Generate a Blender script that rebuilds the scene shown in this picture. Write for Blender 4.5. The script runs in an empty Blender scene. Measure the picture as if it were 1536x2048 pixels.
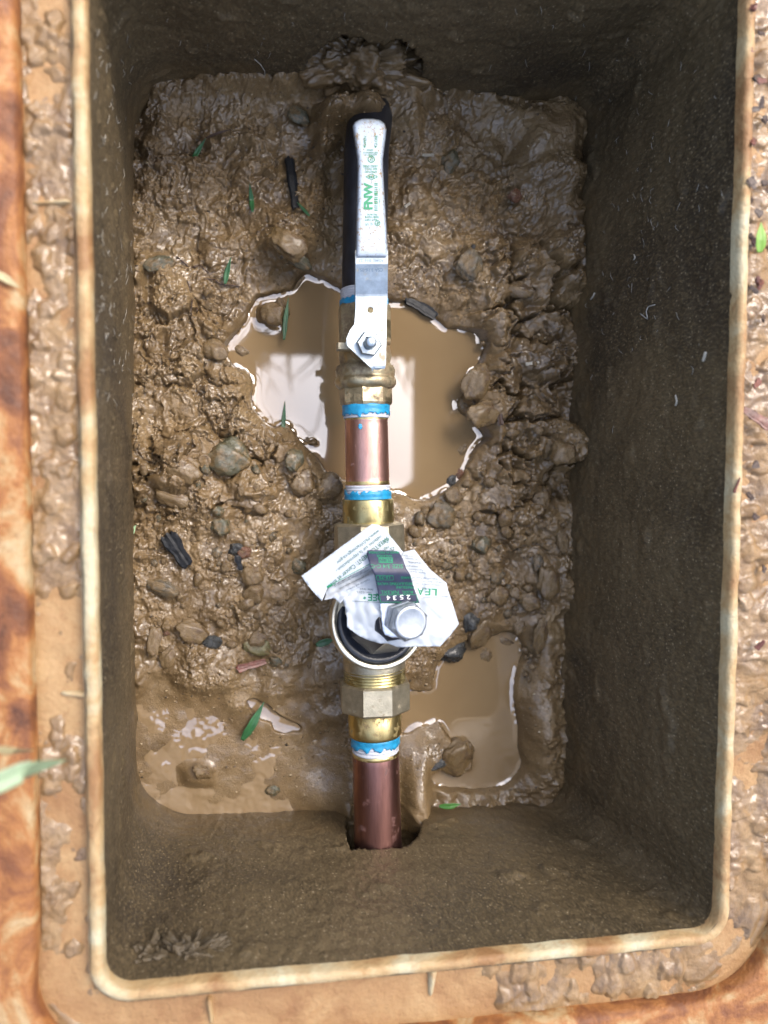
import bpy, bmesh, math, random
import numpy as np
from mathutils import Vector, Matrix
from mathutils.geometry import delaunay_2d_cdt

scene = bpy.context.scene
COL = scene.collection
rnd = random.Random(7)

# ------------------------------------------------------------------ camera
W0, H0, F = 1536.0, 2048.0, 1540.0           # measuring frame and focal length in its pixels
CAM_H = 0.54                                 # camera height above the water in the pit
NAD = (480.0, 935.0)                         # where straight down falls in the frame
RIM = 0.182                                  # rim height above the water


def _norm(a):
    return a / np.linalg.norm(a)


_d = _norm(np.array([(NAD[0] - W0 / 2) / F, -(NAD[1] - H0 / 2) / F, -1.0]))
_Z = -_d
_X = _norm(np.array([1.0, 0, 0]) - _d[0] * _d)
_Y = np.cross(_Z, _X)
M_CW = np.array([_X, _Y, _Z])                # camera vector -> world vector
CAM = np.array([0, 0, CAM_H])

cam_data = bpy.data.cameras.new('camera')
cam = bpy.data.objects.new('camera', cam_data)
COL.objects.link(cam)
cam_data.sensor_fit = 'VERTICAL'
cam_data.sensor_height = 36.0
cam_data.lens = 36.0 * F / H0
cam_data.clip_start = 0.01
cam_data.clip_end = 500
_m = Matrix(M_CW.tolist()).to_4x4()
_m.translation = Vector(CAM)
cam.matrix_world = _m
cam_data.dof.use_dof = True
cam_data.dof.focus_distance = 0.485
cam_data.dof.aperture_fstop = 5.0
scene.camera = cam

# ------------------------------------------------------------------ light
SUN_EL, SUN_AZ = math.radians(56), math.radians(48)     # azimuth clockwise from +Y
world = bpy.data.worlds.new('World')
scene.world = world
world.use_nodes = True
nt = world.node_tree
bg = nt.nodes['Background']
sky = nt.nodes.new('ShaderNodeTexSky')
sky.sky_type = 'NISHITA'
sky.sun_disc = False
sky.sun_elevation = SUN_EL
sky.sun_rotation = SUN_AZ
sky.air_density = 1.0
sky.dust_density = 4.0
sky.ozone_density = 1.0
hs = nt.nodes.new('ShaderNodeHueSaturation')
hs.inputs['Saturation'].default_value = 0.78          # thin bright overcast
nt.links.new(sky.outputs['Color'], hs.inputs['Color'])
tcw = nt.nodes.new('ShaderNodeTexCoord')
sep = nt.nodes.new('ShaderNodeSeparateXYZ')
nt.links.new(tcw.outputs['Generated'], sep.inputs['Vector'])
grd = nt.nodes.new('ShaderNodeMapRange')              # overcast: the zenith is three times the horizon
grd.inputs['To Min'].default_value = 0.5
grd.inputs['To Max'].default_value = 2.1
nt.links.new(sep.outputs['Z'], grd.inputs['Value'])
mulw = nt.nodes.new('ShaderNodeMix'); mulw.data_type = 'RGBA'; mulw.blend_type = 'MULTIPLY'
mulw.inputs[0].default_value = 1.0
nt.links.new(hs.outputs['Color'], mulw.inputs[6]); nt.links.new(grd.outputs['Result'], mulw.inputs[7])
nt.links.new(mulw.outputs[2], bg.inputs['Color'])
bg.inputs['Strength'].default_value = 0.15

sun_d = bpy.data.lights.new('sun', 'SUN')
sun_d.energy = 0.75
sun_d.angle = math.radians(24)
sun_d.color = (1.0, 0.95, 0.88)
sun = bpy.data.objects.new('sun', sun_d)
COL.objects.link(sun)
_to = Vector((math.sin(SUN_AZ) * math.cos(SUN_EL), math.cos(SUN_AZ) * math.cos(SUN_EL), math.sin(SUN_EL)))
sun.rotation_euler = _to.to_track_quat('Z', 'Y').to_euler()
sun.location = _to * 5

scene.view_settings.view_transform = 'Standard'
scene.view_settings.look = 'None'
scene.view_settings.gamma = 1.0
scene.view_settings.use_curve_mapping = False
scene.view_settings.exposure = 1.25
scene.render.engine = 'CYCLES'
scene.cycles.use_denoising = True
scene.cycles.max_bounces = 6
scene.cycles.caustics_reflective = False
scene.cycles.caustics_refractive = False


# ------------------------------------------------------------------ measuring helpers
def PN(u, v, z):
    """frame positions -> points of the place at height z (arrays)"""
    u = np.asarray(u, float); v = np.asarray(v, float); z = np.asarray(z, float)
    u, v, z = np.broadcast_arrays(u, v, z)
    c = np.stack([(u - W0 / 2) / F, -(v - H0 / 2) / F, -np.ones_like(u)], -1)
    w = c @ M_CW.T
    t = (z - CAM_H) / w[..., 2]
    return CAM + w * t[..., None]


def P(u, v, z):
    return Vector(PN(u, v, z).tolist())


def PROJ(p):
    p = np.asarray(p, float)
    c = (p - CAM) @ M_CW
    return W0 / 2 + F * c[..., 0] / -c[..., 2], H0 / 2 - F * c[..., 1] / -c[..., 2]


def mm(u, v, z, px):
    """size in metres of px pixels at that place"""
    return (P(u + px / 2, v, z) - P(u - px / 2, v, z)).length


_prng = np.random.RandomState(11)
_perm = _prng.permutation(256)
_perm = np.concatenate([_perm, _perm, _perm])
_ga = _prng.rand(256) * 2 * np.pi
_gx, _gy = np.cos(_ga), np.sin(_ga)


def perlin(x, y, seed=0):
    x = np.asarray(x, float) + seed * 17.31; y = np.asarray(y, float) + seed * 9.77
    xi = np.floor(x).astype(int); yi = np.floor(y).astype(int)
    xf = x - xi; yf = y - yi
    xi &= 255; yi &= 255
    s = xf * xf * xf * (xf * (xf * 6 - 15) + 10); t = yf * yf * yf * (yf * (yf * 6 - 15) + 10)

    def g(a, b, dx, dy):
        h = _perm[_perm[a & 255] + (b & 255)]
        return _gx[h] * dx + _gy[h] * dy
    a = g(xi, yi, xf, yf); b = g(xi + 1, yi, xf - 1, yf)
    c = g(xi, yi + 1, xf, yf - 1); d = g(xi + 1, yi + 1, xf - 1, yf - 1)
    return ((a + (b - a) * s) + ((c + (d - c) * s) - (a + (b - a) * s)) * t) * 1.5


def fbm(x, y, oct=4, seed=0, gain=0.5):
    r = 0; a = 1.0; n = 0
    for i in range(oct):
        r = r + a * perlin(x * 2 ** i, y * 2 ** i, seed + i * 3)
        n += a; a *= gain
    return r / n


def worley(x, y, seed=0):
    xi = np.floor(x).astype(int); yi = np.floor(y).astype(int)
    f1 = np.full(x.shape, 9.0); f2 = np.full(x.shape, 9.0); idd = np.zeros(x.shape, int)
    for dx in (-1, 0, 1):
        for dy in (-1, 0, 1):
            h = _perm[_perm[(xi + dx + seed * 7) & 255] + ((yi + dy + seed * 13) & 255)]
            h2 = _perm[h + 51]
            px = xi + dx + 0.15 + 0.7 * h / 255.0; py = yi + dy + 0.15 + 0.7 * h2 / 255.0
            d = np.hypot(x - px, y - py)
            m = d < f1
            f2 = np.where(m, f1, np.minimum(f2, d))
            idd = np.where(m, h, idd); f1 = np.where(m, d, f1)
    return f1, f2, idd / 255.0


def inside(poly, u, v):
    r = np.zeros(np.shape(u), bool)
    n = len(poly)
    for i in range(n):
        x1, y1 = poly[i]; x2, y2 = poly[(i + 1) % n]
        if y1 == y2:
            continue
        c = ((y1 > v) != (y2 > v)) & (u < (x2 - x1) * (v - y1) / (y2 - y1) + x1)
        r ^= c
    return r


def edge_dist(poly, u, v):
    d = np.full(np.shape(u), 1e9)
    n = len(poly)
    for i in range(n):
        a = np.array(poly[i], float); b = np.array(poly[(i + 1) % n], float)
        ab = b - a
        L = ab @ ab
        if L == 0:
            continue
        t = np.clip(((u - a[0]) * ab[0] + (v - a[1]) * ab[1]) / L, 0, 1)
        d = np.minimum(d, np.hypot(u - a[0] - t * ab[0], v - a[1] - t * ab[1]))
    return d


def blur(a, r):
    for _ in range(3):
        for ax in (0, 1):
            p = [(0, 0), (0, 0)]; p[ax] = (r + 1, r)
            c = np.cumsum(np.pad(a, p, mode='edge'), axis=ax)
            n = a.shape[ax]
            hi = np.take(c, range(2 * r + 1, 2 * r + 1 + n), axis=ax)
            lo = np.take(c, range(0, n), axis=ax)
            a = (hi - lo) / (2 * r + 1)
    return a


def sstep(a, b, x):
    t = np.clip((x - a) / (b - a), 0, 1)
    return t * t * (3 - 2 * t)


# ------------------------------------------------------------------ object helpers
def tag(o, label=None, cat=None, group=None, kind=None):
    if label: o['label'] = label
    if cat: o['category'] = cat
    if group: o['group'] = group
    if kind: o['kind'] = kind
    return o


def link(name, me, mat=None, parent=None):
    o = bpy.data.objects.new(name, me)
    COL.objects.link(o)
    if mat is not None and me is not None and not me.materials:
        me.materials.append(mat)
    if parent is not None:
        o.parent = parent
        if parent.type == 'EMPTY':
            o.matrix_parent_inverse = Matrix.Translation(-Vector(parent.location))
    return o


def empty(name, loc, label, cat, group=None):
    o = bpy.data.objects.new(name, None)
    COL.objects.link(o)
    o.location = loc
    o.empty_display_size = 0.01
    return tag(o, label, cat, group)


def mesh_np(name, verts, quads=None, tris=None, smooth=True):
    me = bpy.data.meshes.new(name)
    verts = np.ascontiguousarray(verts, np.float32).reshape(-1, 3)
    loops = []; starts = []; tot = []
    off = 0
    for arr, k in ((quads, 4), (tris, 3)):
        if arr is None or len(arr) == 0:
            continue
        arr = np.asarray(arr, np.int32)
        loops.append(arr.ravel())
        starts.append(off + np.arange(len(arr)) * k)
        off += len(arr) * k
    loops = np.concatenate(loops); starts = np.concatenate(starts).astype(np.int32)
    me.vertices.add(len(verts)); me.vertices.foreach_set('co', verts.ravel())
    me.loops.add(len(loops)); me.loops.foreach_set('vertex_index', loops)
    me.polygons.add(len(starts)); me.polygons.foreach_set('loop_start', starts)
    me.update(calc_edges=True)
    me.validate()
    me.polygons.foreach_set('use_smooth', np.full(len(me.polygons), smooth))
    return me


def grid_quads(nr, nc, wrap=False):
    i = np.arange(nr - 1)[:, None]
    j = np.arange(nc if wrap else nc - 1)[None, :]
    j2 = (j + 1) % nc
    return np.stack([i * nc + j, i * nc + j2, (i + 1) * nc + j2, (i + 1) * nc + j], -1).reshape(-1, 4)


def compact(verts, quads):
    used = np.unique(quads)
    m = np.full(len(verts), -1); m[used] = np.arange(len(used))
    return verts[used], m[quads]


def solid(o, t, off=-1):
    md = o.modifiers.new('thickness', 'SOLIDIFY')
    md.thickness = t; md.offset = off
    return o


def bevel(o, w, seg=2, ang=35):
    md = o.modifiers.new('edge', 'BEVEL')
    md.width = w; md.segments = seg; md.limit_method = 'ANGLE'; md.angle_limit = math.radians(ang)
    md.harden_normals = False
    return o


# ------------------------------------------------------------------ materials
def mat_new(name):
    m = bpy.data.materials.new(name)
    m.use_nodes = True
    return m, m.node_tree, m.node_tree.nodes['Principled BSDF']


def N(t, kind, **kw):
    n = t.nodes.new(kind)
    for k, v in kw.items():
        setattr(n, k, v)
    return n


def noise(t, co, scale, detail=4, rough=0.55, vec=None, dist=0.0):
    n = N(t, 'ShaderNodeTexNoise')
    n.inputs['Scale'].default_value = scale; n.inputs['Detail'].default_value = detail
    n.inputs['Roughness'].default_value = rough; n.inputs['Distortion'].default_value = dist
    src = co
    if vec:
        mp = N(t, 'ShaderNodeMapping'); mp.inputs['Scale'].default_value = vec
        t.links.new(co, mp.inputs['Vector']); src = mp.outputs['Vector']
    t.links.new(src, n.inputs['Vector'])
    return n.outputs['Fac']


def ramp(t, fac, stops, interp='LINEAR'):
    r = N(t, 'ShaderNodeValToRGB')
    r.color_ramp.interpolation = interp
    e = r.color_ramp.elements
    while len(e) < len(stops):
        e.new(0.5)
    for el, (p, c) in zip(e, stops):
        el.position = p
        el.color = (c, c, c, 1) if not hasattr(c, '__len__') else (*c, 1)
    t.links.new(fac, r.inputs['Fac'])
    return r.outputs['Color']


def mixc(t, fac, a, b, mode='MIX'):
    m = N(t, 'ShaderNodeMix', data_type='RGBA', blend_type=mode)
    for s, v in ((m.inputs['Factor'], fac), (m.inputs['A'], a), (m.inputs['B'], b)):
        if hasattr(v, 'links') or hasattr(v, 'is_linked'):
            t.links.new(v, s)
        elif hasattr(v, '__len__'):
            s.default_value = (*v, 1)
        else:
            s.default_value = v
    # the named sockets of the colour variant
    return [o for o in m.outputs if o.type == 'RGBA'][0]


def mixcol(t, fac, a, b, mode='MIX'):
    m = N(t, 'ShaderNodeMix', data_type='RGBA', blend_type=mode)
    ins = [m.inputs[0], m.inputs[6], m.inputs[7]]
    for s, v in zip(ins, (fac, a, b)):
        if isinstance(v, bpy.types.NodeSocket):
            t.links.new(v, s)
        elif hasattr(v, '__len__'):
            s.default_value = (*v, 1)
        else:
            s.default_value = v
    return m.outputs[2]


def bump(t, b, height, strength=0.5, dist=0.001, prev=None):
    n = N(t, 'ShaderNodeBump')
    n.inputs['Strength'].default_value = strength; n.inputs['Distance'].default_value = dist
    t.links.new(height, n.inputs['Height'])
    if prev is not None:
        t.links.new(prev, n.inputs['Normal'])
    t.links.new(n.outputs['Normal'], b.inputs['Normal'])
    return n.outputs['Normal']


def obco(t):
    return N(t, 'ShaderNodeTexCoord').outputs['Object']


def simple(name, col, rough=0.5, metal=0.0, var=0.0, scale=200, bumps=0.0, spec=0.5, bscale=None):
    m, t, b = mat_new(name)
    b.inputs['Roughness'].default_value = rough
    b.inputs['Metallic'].default_value = metal
    b.inputs['Specular IOR Level'].default_value = spec
    co = obco(t)
    f = noise(t, co, scale, 5)
    lo = tuple(max(0, c * (1 - var)) for c in col); hi = tuple(min(1, c * (1 + var)) for c in col)
    t.links.new(ramp(t, f, [(0.3, lo), (0.7, hi)]), b.inputs['Base Color'])
    if bumps:
        bump(t, b, noise(t, co, bscale or scale * 3, 3), bumps, 0.0006)
    return m


def mud_material(name, dark, mid, light, wet=(0.12, 0.42), spec=0.9, patch=22, coat=0.75):
    m, t, b = mat_new(name)
    co = obco(t)
    f1 = noise(t, co, patch, 5, 0.6, dist=0.4)
    f2 = noise(t, co, 260, 4, 0.6)
    c = ramp(t, f1, [(0.28, dark), (0.5, mid), (0.72, light)])
    c = mixcol(t, ramp(t, f2, [(0.3, 0.0), (0.75, 0.5)]), c, tuple(x * 0.6 for x in mid))
    f3 = noise(t, co, 900, 2, 0.5)
    c = mixcol(t, ramp(t, f3, [(0.66, 0.0), (0.78, 0.35)]), c, tuple(min(1, x * 1.9) for x in light))
    wetn = noise(t, co, 48, 4, 0.6)
    c = mixcol(t, ramp(t, wetn, [(0.30, 0.45), (0.50, 0.0)]), c, tuple(x * 1.25 + 0.008 for x in mid))
    t.links.new(c, b.inputs['Base Color'])
    r = ramp(t, noise(t, co, 60, 4), [(0.35, wet[0]), (0.65, wet[1])])
    t.links.new(r, b.inputs['Roughness'])
    b.inputs['Specular IOR Level'].default_value = spec
    n1 = bump(t, b, noise(t, co, 420, 4, 0.65), 0.5, 0.0014)
    bump(t, b, noise(t, co, 1200, 3, 0.65), 0.7, 0.0007, n1)
    # a film of water over the mud, smoother than the grit below it, with drier places
    film = N(t, 'ShaderNodeBump')
    film.inputs['Strength'].default_value = 0.35; film.inputs['Distance'].default_value = 0.0011
    t.links.new(noise(t, co, 380, 3, 0.55), film.inputs['Height'])
    t.links.new(film.outputs['Normal'], b.inputs['Coat Normal'])
    t.links.new(ramp(t, wetn, [(0.38, coat * 0.12), (0.58, coat)]), b.inputs['Coat Weight'])
    b.inputs['Coat Roughness'].default_value = 0.09
    b.inputs['Coat IOR'].default_value = 1.6
    return m


MUD = mud_material('wet_mud', (0.088, 0.055, 0.024), (0.174, 0.114, 0.052), (0.258, 0.180, 0.090), wet=(0.25, 0.5), spec=0.4)
MUD_CRUST = mud_material('ledge_mud', (0.13, 0.070, 0.028), (0.23, 0.138, 0.058), (0.34, 0.225, 0.112), wet=(0.3, 0.6), spec=0.4, patch=60, coat=0.8)
CLAY = mud_material('grey_clay', (0.050, 0.037, 0.021), (0.090, 0.067, 0.038), (0.130, 0.098, 0.056), wet=(0.45, 0.75), spec=0.3, patch=40, coat=0.22)


def puddle_material():
    m, t, b = mat_new('muddy_water')
    co = obco(t)
    f = noise(t, co, 14, 3, 0.5, dist=0.6)
    t.links.new(ramp(t, f, [(0.3, (0.205, 0.138, 0.070)), (0.7, (0.250, 0.172, 0.090))]), b.inputs['Base Color'])
    b.inputs['Roughness'].default_value = 0.015
    b.inputs['IOR'].default_value = 1.7
    b.inputs['Specular IOR Level'].default_value = 1.0
    return m


WATER = puddle_material()


def ramp_in(t, v, a, b):
    n = N(t, 'ShaderNodeMapRange')
    n.inputs['From Min'].default_value = a; n.inputs['From Max'].default_value = b
    t.links.new(v, n.inputs['Value'])
    return n.outputs['Result']


def wall_material():
    m, t, b = mat_new('gritty_wall')
    co = obco(t)
    f1 = noise(t, co, 9, 5, 0.6, dist=0.5)
    c = ramp(t, f1, [(0.30, (0.038, 0.028, 0.016)), (0.5, (0.080, 0.058, 0.030)), (0.72, (0.122, 0.088, 0.045))])
    f0 = noise(t, co, 4.5, 4, 0.55, dist=0.8)
    c = mixcol(t, ramp(t, f0, [(0.36, 0.75), (0.50, 0.0)]), c, (0.020, 0.015, 0.011))
    c = mixcol(t, ramp(t, f0, [(0.55, 0.0), (0.70, 0.6)]), c, (0.110, 0.080, 0.044))
    drip = noise(t, co, 40, 4, 0.6, vec=(1, 1, 0.12))
    c = mixcol(t, ramp(t, drip, [(0.56, 0.0), (0.72, 0.35)]), c, (0.130, 0.090, 0.048))
    grain = noise(t, co, 760, 3, 0.7, vec=(1, 1, 0.5))
    c = mixcol(t, ramp(t, grain, [(0.5, 0.0), (0.68, 0.7)]), c, (0.17, 0.125, 0.066))
    c = mixcol(t, ramp(t, grain, [(0.30, 0.6), (0.46, 0.0)]), c, (0.020, 0.015, 0.010))
    speck = N(t, 'ShaderNodeTexVoronoi'); speck.inputs['Scale'].default_value = 300
    t.links.new(co, speck.inputs['Vector'])
    c = mixcol(t, ramp(t, speck.outputs['Distance'], [(0.10, 0.75), (0.20, 0.0)]), c, (0.29, 0.23, 0.145))
    sz = N(t, 'ShaderNodeSeparateXYZ'); t.links.new(co, sz.inputs['Vector'])
    sp = N(t, 'ShaderNodeMath', operation='MULTIPLY_ADD')
    t.links.new(noise(t, co, 26, 5, 0.65), sp.inputs[0]); sp.inputs[1].default_value = -0.16; t.links.new(sz.outputs['Z'], sp.inputs[2])
    c = mixcol(t, ramp(t, ramp_in(t, sp.outputs[0], -0.085, -0.035), [(0.0, 0.9), (1.0, 0.0)]), c, (0.125, 0.083, 0.038))     # mud splashed and smeared up the foot of the walls
    t.links.new(c, b.inputs['Base Color'])
    b.inputs['Roughness'].default_value = 0.5
    b.inputs['Specular IOR Level'].default_value = 0.45
    n1 = bump(t, b, grain, 0.6, 0.0010)
    bump(t, b, noise(t, co, 160, 4, 0.6, vec=(1, 1, 0.5)), 0.5, 0.0016, n1)
    return m


WALLM = wall_material()


def rim_material(name, stops, patch, vec, extra=None):
    m, t, b = mat_new(name)
    co = obco(t)
    f = noise(t, co, patch, 6, 0.6, vec=vec, dist=0.6)
    c = ramp(t, f, stops)
    f2 = noise(t, co, 190, 4, 0.65)
    c = mixcol(t, ramp(t, f2, [(0.55, 0.0), (0.75, 0.6)]), c, extra or (0.10, 0.055, 0.03))
    t.links.new(c, b.inputs['Base Color'])
    t.links.new(ramp(t, f2, [(0.3, 0.42), (0.7, 0.75)]), b.inputs['Roughness'])
    b.inputs['Specular IOR Level'].default_value = 0.35
    n1 = bump(t, b, noise(t, co, 130, 5, 0.6), 0.5, 0.002)
    bump(t, b, noise(t, co, 520, 4), 0.4, 0.001, n1)
    return m


RIDGE = rim_material('cream_ridge', [(0.38, (0.24, 0.125, 0.05)), (0.50, (0.38, 0.26, 0.125)), (0.62, (0.45, 0.39, 0.25))], 21, (1, 1, 1), (0.35, 0.19, 0.08))
LEDGE = rim_material('tan_ledge', [(0.3, (0.22, 0.11, 0.045)), (0.5, (0.31, 0.18, 0.078)), (0.7, (0.38, 0.25, 0.12))], 30, (1, 1, 1), (0.22, 0.11, 0.05))
RUST = rim_material('rusty_rim', [(0.34, (0.08, 0.030, 0.014)), (0.44, (0.17, 0.062, 0.022)), (0.52, (0.29, 0.12, 0.036)), (0.57, (0.33, 0.19, 0.078)), (0.64, (0.38, 0.28, 0.15))], 34, (1.0, 0.8, 1), (0.16, 0.06, 0.02))
SOIL = mud_material('garden_soil', (0.05, 0.032, 0.02), (0.08, 0.052, 0.03), (0.11, 0.075, 0.045), wet=(0.6, 0.9), spec=0.3, coat=0.1)

# metals and plastics
def metal_mat(name, col, rough, dirt=None, dirt_amt=0.5, scale=120, streak=None, metal=1.0, bumps=0.15):
    m, t, b = mat_new(name)
    co = obco(t)
    f = noise(t, co, scale, 6, 0.65, vec=streak)
    c = ramp(t, f, [(0.3, tuple(x * 0.72 for x in col)), (0.7, tuple(min(1, x * 1.15) for x in col))])
    b.inputs['Metallic'].default_value = metal
    if dirt:
        d = ramp(t, noise(t, co, scale * 0.55, 6, 0.7), [(0.62 - 0.22 * dirt_amt, 0.0), (0.72 - 0.18 * dirt_amt, 1.0)])
        c = mixcol(t, d, c, dirt)
        t.links.new(ramp(t, d, [(0.0, metal), (1.0, 0.0)]), b.inputs['Metallic'])
        t.links.new(ramp(t, d, [(0.0, rough), (1.0, 0.6)]), b.inputs['Roughness'])
    else:
        t.links.new(ramp(t, f, [(0.3, rough * 0.8), (0.7, min(1, rough * 1.3))]), b.inputs['Roughness'])
    t.links.new(c, b.inputs['Base Color'])
    bump(t, b, noise(t, co, scale * 6, 3, vec=streak), bumps, 0.0004)
    return m


NUTM = metal_mat('dull_cast_brass', (0.50, 0.45, 0.33), 0.50, (0.20, 0.15, 0.09), 0.15, 160, bumps=0.5)
BODYM = metal_mat('muddy_cast_brass', (0.48, 0.41, 0.26), 0.42, (0.17, 0.12, 0.065), 0.75, 130, bumps=0.5)
BRASS = metal_mat('bright_brass', (0.62, 0.49, 0.22), 0.32, (0.15, 0.11, 0.05), 0.45, 200, (1, 0.3, 1))
OLD_BRASS = metal_mat('old_brass', (0.50, 0.42, 0.20), 0.34, (0.13, 0.11, 0.05), 0.45, 200, (1, 0.4, 1))
COPPER = metal_mat('copper', (0.60, 0.34, 0.28), 0.40, (0.22, 0.12, 0.11), 0.10, 150, (1.5, 0.3, 1.5), bumps=0.25)
COPPER_DARK = metal_mat('tarnished_copper', (0.34, 0.175, 0.15), 0.36, (0.10, 0.055, 0.05), 0.2, 120, (1.6, 0.15, 1.6), bumps=0.25)
STEEL = metal_mat('zinc_steel', (0.40, 0.46, 0.50), 0.40, (0.36, 0.30, 0.20), 0.25, 140, bumps=0.25)
BOLT = metal_mat('bright_zinc', (0.40, 0.43, 0.46), 0.42, None, 0, 140, metal=0.8)
RINGM = metal_mat('pale_machined_ring', (0.78, 0.74, 0.60), 0.35, None, 0, 120)
BLACKP = simple('black_poly_pipe', (0.016, 0.018, 0.024), 0.42, 0, 0.5, 120, 0.2)
BLACKM = simple('black_enamel', (0.014, 0.017, 0.024), 0.28, 0, 0.3, 300, 0.25, 0.6)
TAPE = simple('white_thread_tape', (0.46, 0.48, 0.52), 0.5, 0, 0.06, 300, 0.25)
BLUE = simple('blue_pipe_sealant', (0.015, 0.23, 0.42), 0.4, 0, 0.25, 300, 0.3)
PAPER = simple('white_waxed_paper', (0.43, 0.465, 0.50), 0.5, 0, 0.05, 60, 0.12, 0.5, 160)
GREEN_INK = simple('green_ink', (0.0, 0.20, 0.085), 0.5)
PALE_INK = simple('faded_green_ink', (0.06, 0.15, 0.11), 0.5)
GREY_INK = simple('grey_ink', (0.15, 0.18, 0.19), 0.5)
WHITE_INK = simple('white_ink', (0.8, 0.82, 0.82), 0.5)
PLATE = simple('navy_plate', (0.026, 0.030, 0.060), 0.42, 0.0, 0.25, 220, 0.15, 0.4)
PLATE_BARE = simple('bare_aluminium', (0.72, 0.75, 0.80), 0.3, 0.8, 0.08, 200, 0.1)
STAMP = simple('stamped_shadow', (0.16, 0.22, 0.28), 0.5, 0.3)
CHAR = simple('charred_wood', (0.007, 0.008, 0.010), 0.5, 0, 0.6, 300, 0.6, 0.35, 500)
GRASS = simple('green_grass', (0.020, 0.085, 0.028), 0.38, 0, 0.4, 90, 0.2)
GRASS_PALE = simple('pale_grass', (0.16, 0.27, 0.13), 0.45, 0, 0.4, 60, 0.2)
STRAW = simple('dry_straw', (0.34, 0.29, 0.15), 0.5, 0, 0.3, 60, 0.2)
GRASS_BROAD = simple('faded_broad_grass', (0.26, 0.34, 0.20), 0.45, 0, 0.3, 60, 0.2)
GRASS_MID = simple('mid_green_grass', (0.045, 0.14, 0.025), 0.42, 0, 0.3, 90, 0.2)
GRASS_LIME = simple('bright_green_leaf', (0.15, 0.30, 0.03), 0.4, 0, 0.3, 90, 0.2)
BARK = simple('red_bark', (0.13, 0.045, 0.030), 0.4, 0, 0.5, 150, 0.6)
CHIP = simple('pale_wood_chip', (0.34, 0.31, 0.25), 0.6, 0, 0.2, 300, 0.4)
FIBRE = simple('pale_root_fibre', (0.34, 0.32, 0.28), 0.5, 0, 0.2, 300)
ROOT = simple('dark_root', (0.05, 0.028, 0.018), 0.5, 0, 0.3, 200)


def grip_material():
    m, t, b = mat_new('white_vinyl_grip')
    co = obco(t)
    d1 = ramp(t, noise(t, co, 210, 6, 0.78), [(0.555, 0.0), (0.61, 1.0)])
    d2 = ramp(t, noise(t, co, 700, 3, 0.6), [(0.62, 0.0), (0.66, 1.0)])
    c = mixcol(t, d2, (0.35, 0.41, 0.48), (0.16, 0.12, 0.075))
    c = mixcol(t, d1, c, (0.24, 0.17, 0.09))
    t.links.new(c, b.inputs['Base Color'])
    b.inputs['Roughness'].default_value = 0.4
    bump(t, b, noise(t, co, 500, 2), 0.15, 0.0004)
    return m


GRIP = grip_material()


def stone_mat(name, col, mudc=(0.150, 0.098, 0.041), cover=0.5, rough=(0.15, 0.45)):
    m, t, b = mat_new(name)
    co = N(t, 'ShaderNodeTexCoord').outputs['Generated']
    f = noise(t, co, 3.0, 5, 0.65)
    c = ramp(t, f, [(0.3, tuple(x * 0.65 for x in col)), (0.7, tuple(x * 1.35 for x in col))])
    d = ramp(t, noise(t, co, 2.2, 5, 0.7), [(0.62 - 0.3 * cover, 0.0), (0.75 - 0.3 * cover, 1.0)])
    c = mixcol(t, d, c, mudc)
    t.links.new(c, b.inputs['Base Color'])
    t.links.new(ramp(t, noise(t, co, 5, 4), [(0.35, rough[0]), (0.65, rough[1])]), b.inputs['Roughness'])
    b.inputs['Specular IOR Level'].default_value = 0.6
    bump(t, b, noise(t, obco(t), 9, 5, 0.7), 0.7, 0.0012)
    b.inputs['Coat Weight'].default_value = 0.3; b.inputs['Coat Roughness'].default_value = 0.12
    return m


ST_GREEN = stone_mat('grey_green_stone', (0.068, 0.066, 0.038), cover=0.65)
ST_GREY = stone_mat('grey_stone', (0.075, 0.062, 0.040), cover=0.7)
ST_BROWN = stone_mat('brown_pebble', (0.085, 0.052, 0.026), cover=0.9)
ST_TAN = stone_mat('tan_clod', (0.12, 0.075, 0.035), cover=0.9)
ST_RED = stone_mat('red_pebble', (0.11, 0.045, 0.02), cover=0.4)
ST_DARK = stone_mat('dark_stone', (0.025, 0.027, 0.026), cover=0.2)
ST_PALE = stone_mat('pale_yellow_stone', (0.13, 0.115, 0.045), cover=0.5)

# ------------------------------------------------------------------ meter box: outlines
def rounded(corners, radii, step=0.0015, n_side=None, n_arc=None):
    """corners in order TL, TR, BR, BL (world xy)"""
    pts = []
    c = [np.array(p[:2], float) for p in corners]
    k = len(c)
    tang = []
    for i in range(k):
        a, b, d = c[i - 1], c[i], c[(i + 1) % k]
        e1 = _norm(a - b); e2 = _norm(d - b)
        ang = math.acos(max(-1, min(1, float(e1 @ e2))))
        L = radii[i] / math.tan(ang / 2)
        ctr = b + _norm(e1 + e2) * radii[i] / math.sin(ang / 2)
        tang.append((b + e1 * L, b + e2 * L, ctr, radii[i]))
    for i in range(k):
        p1, p2, ctr, r = tang[i]
        a1 = math.atan2(*(p1 - ctr)[::-1]); a2 = math.atan2(*(p2 - ctr)[::-1])
        da = (a2 - a1 + math.pi) % (2 * math.pi) - math.pi
        for s in range(n_arc):
            a = a1 + da * s / n_arc
            pts.append(ctr + r * np.array([math.cos(a), math.sin(a)]))
        q = tang[(i + 1) % k][0]
        for s in range(n_side[i]):
            pts.append(p2 + (q - p2) * s / n_side[i])
    return np.array(pts)


def offset(poly, d):
    t = np.roll(poly, -1, 0) - np.roll(poly, 1, 0)
    t /= np.linalg.norm(t, axis=1)[:, None]
    n = np.stack([-t[:, 1], t[:, 0]], 1)            # outward for a clockwise outline
    return poly + n * np.asarray(d).reshape(-1, 1) if np.ndim(d) else poly + n * d


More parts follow.
